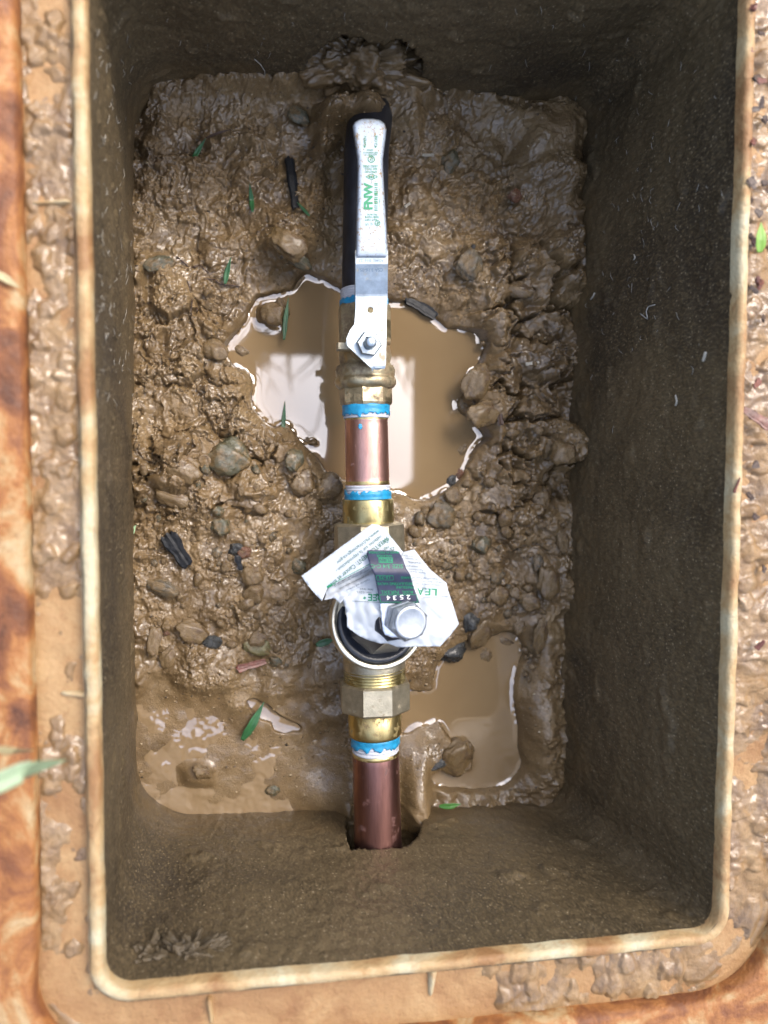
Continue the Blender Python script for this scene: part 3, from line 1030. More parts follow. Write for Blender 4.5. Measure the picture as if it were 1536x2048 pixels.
lever = sheet('lever', [(711, 500), (776, 500), (775, 600), (773, 640), (773, 660), (772, 726), (770, 737), (752, 740), (741, 735), (694, 691), (693, 676), (700, 660), (709, 648), (711, 620)], lever_z, 0.0026, STEEL, bv, 4.0, hole=(741, 620, 6.3), smooth=False)
grip_poly = [(706, 262), (705, 252), (709, 244), (718, 239), (730, 237), (745, 237), (760, 240), (769, 247), (773, 258), (772, 272), (769, 295), (766, 318), (766, 335), (768, 370), (771, 420), (774, 470), (776, 512), (776, 516), (711, 516), (711, 510), (712, 470), (713, 420), (714, 370), (715, 340), (714, 318), (710, 290)]
grip = sheet('lever_grip', grip_poly, lambda u, v: lever_z(u, v) + 0.0022, 0.0068, GRIP, bv, 4.0, dome=(9, 0.003))
SC = axis(690)
stem_top = P(743, 683, 0.0925)
stem_base = Vector((stem_top.x, stem_top.y, SC.z))
vlathe('valve_neck', stem_base, stem_top, [(0, 0.0085), (0.022, 0.0085), (0.0265, 0.0075), (0.0268, 0.004)], BODYM, bv, 40)
st_o = vlathe('stem', stem_base + Vector((0, 0, 0.026)), stem_top, [(0, 0.0032), (0.0155, 0.0032), (0.0163, 0.0027), (0.0164, 0.0005)], STEEL, bv, 28)
R_ = mm(743, 683, 0.082, 50) / 2
vlathe('lever_nut', stem_base + Vector((0, 0, 0.0300)), stem_top, [(0, R_ * 0.94), (0.0006, R_), (0.0040, R_), (0.0050, R_ * 0.90), (0.0050, R_ * 0.58), (0.0022, R_ * 0.56), (0.0020, 0.0004)], STEEL, bv, 6, 0.1, smooth=False)
# stop lug at the side of the body
A = P(676, 700, 0.064)
bm = bmesh.new(); bmesh.ops.create_cube(bm, size=1.0)
me = bpy.data.meshes.new('stop_lug'); bm.to_mesh(me); bm.free()
lug = link('stop_lug', me, NUTM, None)
lug.scale = (0.0085, 0.0042, 0.009); lug.location = P(688, 694, 0.0675)
lug.parent = bv; lug.matrix_parent_inverse = Matrix.Translation(-Vector(bv.location))
bevel(lug, 0.06, 2)

# ---- printing
_FONT_CACHE = {}


def text_geo(body, bold=0.0, shear=0.0):
    key = (body, bold, shear)
    if key in _FONT_CACHE:
        return _FONT_CACHE[key]
    cu = bpy.data.curves.new('lettering', 'FONT')
    cu.body = body; cu.size = 1.0; cu.offset = bold; cu.shear = shear; cu.resolution_u = 3
    cu.align_x = 'LEFT'
    ob = bpy.data.objects.new('lettering', cu)
    COL.objects.link(ob)
    bpy.context.view_layer.update()
    me = bpy.data.meshes.new_from_object(ob.evaluated_get(bpy.context.evaluated_depsgraph_get()))
    co = np.array([v.co[:] for v in me.vertices])
    fs = [tuple(p.vertices) for p in me.polygons]
    bpy.data.objects.remove(ob); bpy.data.curves.remove(cu); bpy.data.meshes.remove(me)
    _FONT_CACHE[key] = (co, fs)
    return co, fs


class Print:
    """collects flat lettering and marks laid on a surface"""

    def __init__(self, zf, lift=0.00025):
        self.zf, self.lift, self.v, self.f = zf, lift, [], []

    def _add(self, uv, faces):
        b = len(self.v)
        uv = np.asarray(uv, float)
        z = self.zf(uv[:, 0], uv[:, 1]) + self.lift
        self.v += PN(uv[:, 0], uv[:, 1], z).tolist()
        for f in faces:
            self.f.append([b + i for i in f])

    def text(self, body, u, v, width, height, ang, bold=0.0, shear=0.0):
        """u, v = middle of the word; width/height in px; ang CCW degrees"""
        co, fs = text_geo(body, bold, shear)
        lo = co.min(0); hi = co.max(0)
        x = (co[:, 0] - (lo[0] + hi[0]) / 2) / (hi[0] - lo[0]) * width
        y = (co[:, 1] - (lo[1] + hi[1]) / 2) / (hi[1] - lo[1]) * height
        a = math.radians(ang)
        self._add(np.c_[u + x * math.cos(a) - y * math.sin(a), v - x * math.sin(a) - y * math.cos(a)], fs)

    def quad(self, pts):
        self._add(pts, [(0, 1, 2, 3)])

    def line(self, a, b, w):
        a = np.array(a, float); b = np.array(b, float)
        n = b - a; n = np.array([-n[1], n[0]]) / np.linalg.norm(n) * w / 2
        k = max(1, int(np.linalg.norm(b - a) / 6))
        for i in range(k):
            p, q_ = a + (b - a) * i / k, a + (b - a) * (i + 1) / k
            self.quad([p + n, q_ + n, q_ - n, p - n])

    def loop(self, pts, w):
        for i in range(len(pts)):
            self.line(pts[i], pts[(i + 1) % len(pts)], w)

    def circle(self, u, v, r, w):
        self.loop([(u + r * math.cos(i * math.pi / 12), v + r * math.sin(i * math.pi / 12)) for i in range(24)], w)

    def build(self, name, mat, parent):
        me = bpy.data.meshes.new(name)
        me.from_pydata(self.v, [], self.f)
        bm = bmesh.new(); bm.from_mesh(me)
        for f in bm.faces:
            f.normal_update()
            if f.normal.z < 0:
                f.normal_flip()
        bm.to_mesh(me); bm.free()
        return tag(link(name, me, mat, parent), kind='stuff')


gz = lambda u, v: lever_z(u, v) + 0.0022
pr = Print(gz, 0.0002)
pr.text('FNW', 736.5, 392, 54, 18, 90, 0.05)
pr.text('.', 743, 366, 2, 2, 90)
pr.text('OPEN', 730, 282, 20, 5.2, 88, 0.008, 0.1)
pr.text('CLOSE', 752, 282, 23, 5.2, 88, 0.008, 0.1)
for u_ in (729, 751):
    pr._add([(u_ - 2, 291), (u_ + 3, 293.5), (u_ - 1, 296)], [(0, 1, 2)])
pr.text('2F44', 740, 300, 13, 3.6, 180, 0.012)
pr.text('NSF/ANSI 61-G', 741, 305.5, 29, 3.8, 180, 0.012)
pr.text('& ANNEX G', 742, 310, 24, 3.4, 180, 0.012)
pr.circle(742.5, 318.5, 6.3, 1.6)
pr.text('UL', 742.5, 318.5, 7, 7, 150, 0.02)
pr.text('LEAD FREE', 741, 332.5, 29, 4.4, 180, 0.01)
pr.text('600 WOG', 742, 338, 25, 4.2, 180, 0.01)
pr.text('APPROVED', 742, 343.5, 25, 4.0, 180, 0.012)
pr.loop([(731.5, 353.5), (743.5, 347.5), (755.5, 353.5), (743.5, 359.5)], 1.2)
pr.text('FM', 743, 353.7, 11, 4.6, 180, 0.03)
bar = [0, 2, 3.5, 5, 8, 9.5, 12, 13, 15.5, 17.5, 19, 22, 23, 25, 28, 29.5, 31, 34, 36, 38.5, 40, 42, 45, 46.5, 49, 50.5, 53, 55]
for i in range(0, len(bar) - 1, 2):
    y0 = 366 + bar[i]; y1 = 366 + bar[i + 1]
    pr.quad([(748.5, y0), (755.5, y0 + .4), (755.5, y1 + .4), (748.5, y1)])
pr.text('C2345', 759, 381, 8, 3, 90)
pr.text('0 17845', 759.5, 405, 16, 3, 90)
pr.text('FIG X410', 744, 429, 20, 3.6, 180, 0.012)
pr.text('100M VALVE', 744, 434, 28, 3.8, 180, 0.012)
pr.text('SALT CERT', 742, 439.5, 24, 3.8, 180, 0.012)
pr.circle(755, 446, 5, 1.5)
pr.text('R', 755, 446, 5, 5, 150, 0.02)
pr.text('US', 734, 449, 6, 4.5, 180); pr.text('C', 743, 448, 4, 5, 180, 0.012)
pr.build('grip_lettering', GREEN_INK, grip)
pr = Print(lever_z, 0.00012)
pr.text('ASME B16.33', 743, 521.5, 50, 6, 180, 0.012)
pr.text('CSA 3.16-05', 743, 540, 46, 7, 180, 0.012)
pr.text('600 WOG', 740, 643, 46, 5.5, 180, 0.01)
pr.build('stamped_lettering', STAMP, lever)

# copper nipple between valve and regulator
cn = empty('copper_nipple', axis(900), 'short bright copper nipple between the ball valve and the regulator, taped at both ends', 'pipe nipple')
lathe('nipple_tube', [(826, 40), (834, 42.6), (836, 43.2), (838, 42), (840, 43.5), (843, 42.6), (850, 43), (955, 43.6), (960, 43), (963, 44), (966, 42.6), (968, 44), (971, 43), (978, 40)], COPPER, cn, 72)
lathe('brass_band', [(833.6, 42), (835.5, 44.1), (837.4, 42.8), (839.5, 44.2), (842, 42)], BRASS, cn, 72, cap=False)
lathe('brass_band', [(961, 42.6), (963, 44.6), (965, 43.4), (967.5, 44.8), (970, 42.6)], BRASS, cn, 72, cap=False)
tape(cn, 810, 837, 44.5, 810, 841, 5)
tape(cn, 970, 998, 43.8, 999, 972, 8)
# dot of sealant on the copper
dot_c = axis(853)
sd = blob('sealant_dot', None, 0.0013, 0.0017, 0.0005, 3, BLUE, 0.2, 3, cn)
sd.location = P(720.5, 853, dot_c.z + pxr(853, 43) * 0.955)
sd.parent = cn; sd.matrix_parent_inverse = Matrix.Translation(-Vector(cn.location))

# pressure regulator
rg = empty('pressure_regulator', axis(1240), 'brass water pressure regulator with a black bell cover and hex union nuts', 'regulator')
tail1 = lathe('tailpiece', [(997, 42), (998, 50), (1000, 51), (1044, 51.5), (1050, 50)], OLD_BRASS, rg, 72)
lathe('union_nut', [(1044, 52), (1045.5, 66), (1049, 71.5), (1118, 72.5), (1122, 70), (1123, 60)], NUTM, rg, 8, math.pi / 8 + 0.02, smooth=False)
lathe('regulator_body', [(1118, 58), (1124, 60), (1150, 62), (1330, 62), (1342, 60), (1345, 57)], NUTM, rg, 64)
thr = []
for k in range(5):
    v = 1332 + k * 6
    thr += [(v, 58.5), (v + 2, 61.5), (v + 4, 61.5), (v + 5.9, 58.5)]
lathe('union_thread', thr, OLD_BRASS, rg, 72)
lathe('union_nut', [(1358, 60), (1359.5, 68), (1363, 72.3), (1412, 72.3), (1416, 69), (1418, 55)], NUTM, rg, 8, math.pi / 8 - 0.08, smooth=False)
lathe('tailpiece', [(1415, 50), (1418, 53.5), (1461, 53), (1465, 52), (1468, 51), (1469, 42)], BRASS, rg, 72)
BA = P(757, 1241, 0.074); BB = P(811, 1240, 0.128)
rp = mm(757, 1241, 0.078, 2)
r98 = rp * 97 / 2
vlathe('bell_neck', Vector((BA.x, BA.y, 0.05)), BA, [(0, r98 * 0.7), (0.012, r98 * 0.8), (0.023, r98 * 0.92), (0.026, r98 * 0.92)], NUTM, rg, 64)
vlathe('cover_ring', BA, BB, [(-0.008, r98 * 0.90), (-0.0075, r98 * 0.99), (0.0, r98), (0.0012, r98 * 0.99), (0.0016, r98 * 0.965), (0.0016, r98 * 0.90), (0.0010, r98 * 0.885), (-0.004, r98 * 0.87), (-0.006, 0.001)], RINGM, rg, 96)
vlathe('bell_flange', BA, BB, [(-0.003, r98 * 0.875), (0.0006, r98 * 0.87), (0.0016, r98 * 0.83), (0.0018, r98 * 0.76), (0.0008, r98 * 0.72), (0.0010, r98 * 0.3)], BLACKM, rg, 96)
vlathe('bell_cover', BA, BB, [(-0.002, r98 * 0.70), (0.007, r98 * 0.70), (0.009, r98 * 0.67), (0.024, r98 * 0.50), (0.034, r98 * 0.40), (0.036, r98 * 0.34), (0.0365, 0.001)], BLACKM, rg, 8, 0.35, smooth=False)
ax_d = (BB - BA).normalized()
rb = mm(815, 1240, 0.125, 78) / 2
bolt_c = BA + ax_d * 0.047
vlathe('lock_nut', P(807, 1239, 0.1143), P(807, 1239, 0.1143) + Vector((0.02, 0.0, 0.30)), [(-0.0022, rb * 0.93), (-0.0016, rb * 1.0), (0.0016, rb * 1.0), (0.0022, rb * 0.94), (0.0022, 0.001)], BOLT, rg, 6, 0.75, smooth=False)
bolt = vlathe('adjusting_bolt', P(813, 1241, 0.1170), P(813, 1241, 0.1170) + Vector((0.05, 0.0, 0.30)), [(-0.012, rb * 0.55), (0.0, rb * 0.55), (0.0, rb * 0.96), (0.0006, rb * 1.02), (0.0048, rb * 1.02), (0.0062, rb * 0.90), (0.0064, 0.001)], BOLT, rg, 6, 0.78, smooth=False)
vlathe('bolt_face', P(813, 1241, 0.1170) + Vector((0.00105, 0, 0.0063)), P(813, 1241, 0.1170) + Vector((0.05, 0.0, 0.30)), [(-0.002, rb * 0.86), (0.0002, rb * 0.86), (0.0006, rb * 0.80), (0.0007, rb * 0.7), (0.00045, rb * 0.66), (0.0004, 0.001)], BOLT, bolt, 48)

# copper pipe at the bottom
cp = empty('copper_pipe', axis(1600), 'tarnished copper pipe leaving through the hole in the near wall, taped at its threaded end', 'pipe')
lathe('pipe_tube', [(1494, 42), (1502, 45.6), (1506, 46.4), (1520, 46.2), (1600, 46.6), (1700, 47.2), (1760, 47.4)], COPPER_DARK, cp, 72)
lathe('brass_band', [(1499, 45.6), (1502, 47.2), (1507, 47.0), (1509, 45.6)], BRASS, cp, 72, cap=False)
tape(cp, 1469, 1501, 45.6, 1468, 1498, 12)

# ------------------------------------------------------------------ paper tag and name plate
WR = lambda u, v, a=0.0012, s=30, k=60: a * fbm(u / s, v / s, 3, k)


def paper_z(u, v):
    base = 0.1080 - 0.00010 * np.maximum(0, np.abs(u - 808) - 45) - 0.00008 * np.maximum(0, np.abs(v - 1235) - 40)
    fold = 0.0030 * np.abs(perlin((u + 0.6 * v) / 46, (v - 0.3 * u) / 60, 66)) + 0.0020 * np.abs(perlin((u - v) / 34, (u + v) / 70, 68))
    return base + fold


def strip_z(u, v):
    s = ((v - 1152) * 0.8 + (u - 603) * 0.59)
    return 0.1085 - 0.00006 * np.maximum(0, 720 - u) + 0.0012 * np.sin((u + v) / 50) + 0.0


pt = empty('paper_tag', P(800, 1235, 0.11), 'crumpled white paper warning tag with green print hung under the regulator bolt', 'paper tag')
main = sheet('tag_sheet', [(683, 1194), (700, 1180), (735, 1160), (752, 1150), (800, 1120), (806, 1104), (829, 1099), (840, 1114), (862, 1140), (880, 1155), (893, 1166), (896, 1180), (905, 1206), (918, 1248), (900, 1272), (880, 1293), (840, 1293), (796, 1295), (776, 1287), (760, 1287), (738, 1281), (718, 1272), (694, 1254), (694, 1236), (690, 1214)], paper_z, 0.00018, PAPER, pt, 4.0)
strip = sheet('folded_strip', [(603, 1152), (744, 1048), (758, 1050), (768, 1056), (806, 1104), (800, 1116), (745, 1128), (655, 1176), (644, 1202), (632, 1190), (615, 1170)], lambda u, v: strip_z(u, v) + 0.0022, 0.00018, PAPER, pt, 4.0)


def fold_z(u, v):
    return paper_z(u, v) + 0.0008 + 0.0006 * np.sin((u * 0.5 + v * 0.87) / 3.2)


fold = sheet('creased_fold', [(655, 1177), (745, 1128), (760, 1140), (752, 1158), (700, 1184), (680, 1207), (668, 1196), (660, 1198), (648, 1200)], fold_z, 0.00018, PAPER, pt, 2.5)

sz = lambda u, v: strip_z(u, v) + 0.0022
ang_s = 180 + math.degrees(math.atan2(104, 141)) + 1.5
pr = Print(sz, 0.00022)
pr.text('www.P65Warnings.ca.gov', 716, 1093, 106, 9, ang_s)
pr.text('n\u00e9fastes sur la reproduction -', 717, 1107, 114, 9, ang_s)
pr.text('AVERTISSEMENT: Cancer et effets', 716, 1126, 156, 9, ang_s + 2, 0.008)
pr.text('! AVE', 774, 1079, 20, 7.5, ang_s)
pr.loop([(777, 1078), (776, 1086), (768, 1080)], 1.0)
pr.loop([(788, 1094), (787, 1102), (780, 1097)], 1.0)
pr.text('rep', 772, 1095, 11, 6.5, ang_s)
pr.build('strip_lettering', PALE_INK, strip)
pr = Print(sz, 0.00022)
pr.line((654, 1174), (742, 1126.5), 1.1)
pr.line((654, 1175), (664, 1169), 3.5)
pr.build('strip_border', GREEN_INK, strip)

pr = Print(paper_z, 0.0003)
pr.text('LE', 862, 1184, 24, 14, 178, 0.015)
pr.text('A', 841, 1183.5, 13, 14, 178, 0.015)
pr.text('R', 758, 1194, 12, 13.5, 178, 0.015)
pr.text('EE', 745, 1195, 18, 13.5, 178, 0.015)
pr.text('*', 729, 1196, 6, 6, 178, 0.02)
pr.build('large_lettering', GREEN_INK, main)
pr = Print(paper_z, 0.0003)
pr.line((838, 1196), (896, 1193), 0.9)
pr.line((703, 1202), (762, 1205), 0.9)
for (b_, u_, v_, w_) in (('Lead may', 818, 1112, 22), ('be harmful', 822, 1118, 26), ('WARNING', 829, 1125, 28), ('Cancer and', 826, 1133, 26), ('Reproductive', 832, 1139, 30), ('Harm www', 836, 1145, 32), ('wetted surface of', 850, 1157, 52), ('this product contacted', 856, 1163, 62), ('by consumable water', 860, 1169, 60), ('product', 848, 1176, 20), ('less lead', 733, 1179, 26), ('than 0.25%', 728, 1185, 30)):
    pr.text(b_, u_, v_, w_, 4.2, 176)
pr.build('small_lettering', GREY_INK, main)
pr = Print(fold_z, 0.0003)
for (b_, u_, v_, w_) in (('weighted average lead content of', 704, 1156, 78), ('this product complies with', 708, 1163, 66), ('California and Vermont', 716, 1170, 52)):
    pr.text(b_, u_, v_, w_, 4.0, 180 + 26)
pr.build('crease_lettering', GREY_INK, fold)


def plate_z(u, v):
    return 0.1122 + 0.0022 * sstep(1205, 1140, v) + 0.0012 * np.exp(-((v - 1148) / 12) ** 2) + 0.0003 * np.sin(v / 9.0)


npl = empty('name_plate', P(790, 1180, 0.112), 'small dark navy metal name plate with green lettering held under the hex bolt', 'name plate')
bare = sheet('bare_end', [(759, 1203), (838, 1203), (842, 1225), (844, 1250), (838, 1266), (815, 1276), (785, 1276), (770, 1270), (765, 1258), (762, 1230)], lambda u, v: np.minimum(plate_z(u, v), 0.1120) - 0.0002, 0.0006, PLATE_BARE, npl, 4.0)
plate = sheet('printed_plate', [(735, 1101), (742, 1100), (770, 1101), (793, 1102), (799, 1105), (806, 1118), (812, 1136), (821, 1150), (826, 1170), (833, 1190), (839, 1206), (800, 1207), (760, 1207), (757, 1190), (752, 1165), (749, 1150), (742, 1136), (737, 1120), (734, 1108)], plate_z, 0.0005, PLATE, npl, 3.0)
pr = Print(plate_z, 0.00025)
pr.text('MADE IN INDONESIA', 767, 1105, 60, 4.4, 180, 0.01)
pr.text('WILKINS', 769, 1111.5, 31, 4.2, 180, 0.012)
pr.quad([(757, 1114.5), (785, 1115), (786, 1126), (758, 1125.5)])
pr.text('SIZE 3/4 C-C', 774, 1132.5, 64, 8, 180, 0.01)
pr.text('RANGE', 812, 1155.5, 20, 4.5, 180, 0.012)
pr.text('15-75', 769, 1155, 22, 5.5, 180, 0.01)
pr.loop([(752, 1151), (786, 1151.5), (787, 1160), (754, 1160)], 0.8)
pr.text('REGULATING VALVE', 790, 1167.5, 70, 5.2, 180, 0.006)
pr.text('PRESSURE', 810, 1174.5, 36, 5.2, 180, 0.006)
pr.text('MODEL', 815, 1184.5, 22, 5.6, 180, 0.006)
pr.text('NR3XL', 779, 1184.5, 36, 7, 180, 0.002)
pr.loop([(759, 1190), (833, 1189), (836, 1204), (761, 1204.5)], 1.0)
pr.build('plate_lettering', GREEN_INK, plate)
pr = Print(plate_z, 0.0004)
for ch, u_, v_ in (('2', 817, 1194.5), ('5', 803.5, 1194.5), ('3', 789.5, 1195.5), ('4', 777, 1195.5)):
    pr.text(ch, u_, v_, 7.0, 9.0, 183, 0.008)
pr.build('stamped_digits', WHITE_INK, plate)
pr = Print(plate_z, 0.0004)
pr.text('ZURN', 771.5, 1120, 25, 7, 180, 0.02)
pr.build('logo_lettering', PLATE, plate)


# ------------------------------------------------------------------ stones
def stone_mesh(name, seed, sub=3, ang=0.5):
    r_ = np.random.RandomState(seed)
    bm = bmesh.new(); bmesh.ops.create_icosphere(bm, subdivisions=sub, radius=1)
    me = bpy.data.meshes.new(name); bm.to_mesh(me); bm.free()
    n = len(me.vertices)
    co = np.empty(n * 3, np.float32); me.vertices.foreach_get('co', co); co = co.reshape(-1, 3).astype(float)
    for _ in range(9):                                   # broken faces
        d = _norm(r_.randn(3)); lim = r_.uniform(0.62, 0.9)
        p = co @ d
        co -= np.outer(np.clip(p - lim, 0, None) * ang * 1.6, d)
    nn = fbm(co[:, 0] * 1.6 + co[:, 2] * 1.1, co[:, 1] * 1.6 - co[:, 2] * 1.4, 4, seed)
    n2 = fbm(co[:, 0] * 4.1 - co[:, 2] * 3.3, co[:, 1] * 4.3 + co[:, 2] * 3.7, 3, seed + 9)
    co *= (1 + 0.30 * nn + 0.09 * n2)[:, None]
    me.vertices.foreach_set('co', co.astype(np.float32).ravel())
    me.polygons.foreach_set('use_smooth', np.ones(len(me.polygons), bool))
    me.update()
    return me


def place_stone(me, u, v, w, hgt, rot, sink=0.35, flat=0.6, z=None):
    o = bpy.data.objects.new(me.name.split('.')[0], me)
    COL.objects.link(o)
    zz_ = max(mudz(u, v), -0.002) if z is None else z
    sx = mm(u, v, zz_, w) / 2; sy = mm(u, v, zz_, hgt) / 2; sz_ = min(sx, sy) * flat
    o.scale = (sx * 1.12, sy * 1.12, sz_ * 1.2)
    o.rotation_euler = (rnd.uniform(-.25, .25), rnd.uniform(-.25, .25), math.radians(rot))
    o.location = P(u, v, zz_ + sz_ * (1 - 2 * sink) * 0.6)
    return o


SINGLES = [
    (452, 912, 92, 72, -10, ST_GREEN, 'large grey-green angular stone streaked with mud, left of the copper nipple', 0.25),
    (355, 940, 82, 66, 10, ST_TAN, 'big rounded mud-coated clod near the left wall with a black gap above it', 0.2),
    (345, 995, 74, 36, 14, ST_TAN, 'long tan mud-caked stone just under the big rounded clod', 0.3),
    (590, 920, 42, 40, 30, ST_GREEN, 'small green-grey stone on the near left shore of the big puddle', 0.3),
    (606, 962, 52, 54, 15, ST_BROWN, 'blocky brown clod at the near left end of the big puddle', 0.25),
    (662, 972, 42, 50, 5, ST_BROWN, 'dark brown clod close against the copper nipple on its left', 0.25),
    (316, 528, 58, 32, -20, ST_GREEN, 'pale grey-green flat stone near the left wall beside the lever', 0.3),
    (575, 488, 74, 62, 20, ST_TAN, 'large mud-covered stone left of the black pipe above the puddle', 0.35),
    (598, 522, 52, 26, 25, ST_GREEN, 'dark green-grey stone edge showing under the mud-covered stone', 0.3),
    (596, 232, 46, 30, 30, ST_GREEN, 'greenish wet stone in the mud near the far wall hole', 0.35),
    (545, 628, 44, 44, 20, ST_TAN, 'small mud clod standing as an island in the big puddle', 0.3),
    (565, 622, 28, 44, -10, ST_BROWN, 'flat brown stone leaning on the island clod in the big puddle', 0.3),
    (325, 1176, 66, 34, 16, ST_GREY, 'flat layered grey stone in the gravel below the charred chip', 0.3),
    (385, 1262, 62, 44, 20, ST_BROWN, 'wide brown stone ringed by wet slurry in the lower left gravel', 0.35),
    (308, 1280, 32, 58, 8, ST_TAN, 'upright tan slab stone against the left wall', 0.3),
    (335, 1315, 32, 50, 12, ST_TAN, 'tan lump beside the upright slab near the left wall', 0.3),
    (425, 1285, 44, 26, -20, ST_DARK, 'dark rough slate sliver in the lower left gravel', 0.3),
    (505, 1150, 44, 44, 0, ST_TAN, 'round tan stone in the middle of the left gravel', 0.3),
    (508, 1185, 44, 40, 20, ST_TAN, 'tan lump just below the round tan stone in the left gravel', 0.3),
    (518, 1292, 58, 34, 10, ST_PALE, 'yellow-green flaky stone under a brown pebble, left of the regulator', 0.35),
    (512, 1278, 40, 28, 0, ST_TAN, 'brown pebble lying on the yellow-green flaky stone', 0.1),
    (595, 1132, 34, 28, 30, ST_GREEN, 'pale green-white pebble left of the paper tag', 0.3),
    (440, 1052, 40, 36, 10, ST_GREEN, 'greenish lump at the upper edge of the left gravel', 0.3),
    (335, 1265, 15, 15, 0, ST_RED, 'little rusty orange pebble in the lower left gravel', 0.2),
    (550, 1322, 26, 20, 10, ST_GREEN, 'small olive pebble beside the red bark strip', 0.3),
    (472, 1098, 32, 26, 0, ST_DARK, 'dark muddy pebble at the edge of the left gravel', 0.3),
    (490, 1105, 26, 24, 0, ST_RED, 'pinkish pebble among dark bits in the left gravel', 0.3),
    (940, 1240, 34, 46, 15, ST_DARK, 'black wet stone at the head of the lower right puddle', 0.25),
    (900, 1300, 60, 46, -30, ST_DARK, 'dark mossy stone beside the paper tag at the lower right puddle', 0.35),
    (960, 1265, 40, 60, 20, ST_BROWN, 'brown stone ending in a point above the lower right puddle', 0.3),
    (1005, 1278, 44, 18, 28, ST_BROWN, 'slim brown pebble across the top of the lower right puddle', 0.3),
    (970, 1310, 26, 30, 0, ST_TAN, 'round pebble half sunk in the lower right puddle', 0.45),
    (1040, 1255, 22, 26, 0, ST_BROWN, 'round brown pebble near the right wall above the lower puddle', 0.3),
    (1082, 1270, 26, 66, 6, ST_BROWN, 'tall narrow brown stone against the right wall', 0.3),
    (915, 1515, 58, 70, 25, ST_BROWN, 'large brown stone standing in the near end of the lower right puddle', 0.3),
    (878, 1528, 40, 16, -18, ST_DARK, 'dark stone edge beside the large brown stone in the lower puddle', 0.3),
    (868, 1172, 0, 0, 0, None, '', 0),
    (843, 1124, 0, 0, 0, None, '', 0),
    (1098, 1165, 44, 58, -10, ST_BROWN, 'rough brown clod bulging against the right wall', 0.25),
    (1060, 1205, 38, 36, 0, ST_BROWN, 'dark brown round stone left of the clod at the right wall', 0.25),
    (998, 1190, 40, 36, 0, ST_BROWN, 'rounded brown cobble in the right gravel', 0.25),
    (1030, 1185, 28, 28, 0, ST_BROWN, 'round brown pebble right of the rounded cobble', 0.25),
    (960, 1090, 34, 36, 15, ST_GREEN, 'grey-green pebble in the upper right gravel', 0.25),
    (992, 1150, 34, 32, 0, ST_GREY, 'grey pebble in the middle of the right gravel', 0.25),
    (1075, 1125, 20, 30, 0, ST_GREY, 'grey oval pebble close to the right wall', 0.25),
    (1125, 1082, 26, 40, -8, ST_TAN, 'lump of mud stuck to the right wall', 0.2),
    (870, 1120, 34, 22, 8, ST_BROWN, 'smooth brown pebble right beside the paper tag', 0.25),
    (955, 765, 54, 70, 20, ST_BROWN, 'knobbly brown clod on the right shore of the big puddle', 0.25),
    (965, 830, 60, 50, -20, ST_BROWN, 'wet brown clod reaching into the big puddle from the right', 0.3),
    (925, 897, 22, 24, 20, ST_TAN, 'small pebble sticking out of the right end of the big puddle', 0.35),
    (903, 962, 22, 30, 20, ST_DARK, 'dark green pebble at the near right shore of the big puddle', 0.3),
    (918, 950, 22, 22, 0, ST_RED, 'reddish pebble at the near right shore of the big puddle', 0.3),
    (908, 990, 34, 34, 20, ST_BROWN, 'brown round clod just beyond the near right shore of the puddle', 0.3),
    (880, 1030, 54, 50, 0, ST_GREY, 'grey-brown lump right of the union nut', 0.3),
    (1065, 800, 20, 24, 0, ST_GREY, 'little grey pebble set in the mud by the right wall', 0.25),
    (1125, 905, 46, 44, 0, ST_TAN, 'red-brown clod jutting out over the right wall foot', 0.2),
    (1085, 1005, 46, 60, 10, ST_TAN, 'tall tan-brown clod at the right wall above the gravel', 0.3),
    (900, 330, 36, 46, 10, ST_GREEN, 'olive wet stone right of the lever', 0.35),
    (940, 530, 46, 54, 15, ST_GREY, 'grey pointed stone under a black splinter right of the lever', 0.35),
    (1036, 580, 56, 26, 14, ST_BROWN, 'smooth brown stone under a dark hollow right of the puddle', 0.4),
    (1030, 390, 28, 24, 0, ST_RED, 'small reddish lump in the mud near the right wall', 0.3),
    (870, 370, 22, 26, 0, ST_BROWN, 'round bump of a brown pebble right of the lever', 0.4),
    (545, 1580, 26, 20, 0, ST_GREEN, 'small blue-grey stone in the smooth slurry left of the copper pipe', 0.3),
    (405, 1545, 40, 26, 30, ST_BROWN, 'muddy lump breaking the smooth slurry in the lower left corner', 0.3),
    (610, 880, 26, 18, 10, ST_BROWN, 'small muddy pebble at the near left edge of the big puddle', 0.35),
    (480, 700, 34, 24, 15, ST_TAN, 'muddy pebble on the left shore of the big puddle', 0.35),
    (430, 700, 50, 40, 30, ST_TAN, 'tan clod left of the big puddle', 0.35),
]
sd_ = 100
for (u, v, w_, h_, rt, mt, lab, sk) in SINGLES:
    if not w_:
        continue
    sd_ += 1
    me = stone_mesh('stone', sd_, 4, 0.55)
    me.materials.append(mt)
    tag(place_stone(me, u, v, w_, h_, -rt, sk), lab, 'stone')

proto = {}
for mt in (ST_BROWN, ST_TAN, ST_GREY, ST_GREEN):
    proto[mt.name] = []
    for k in range(3):
        sd_ += 1
        me = stone_mesh('pebble', sd_, 3, 0.5); me.materials.append(mt)
        proto[mt.name].append(me)


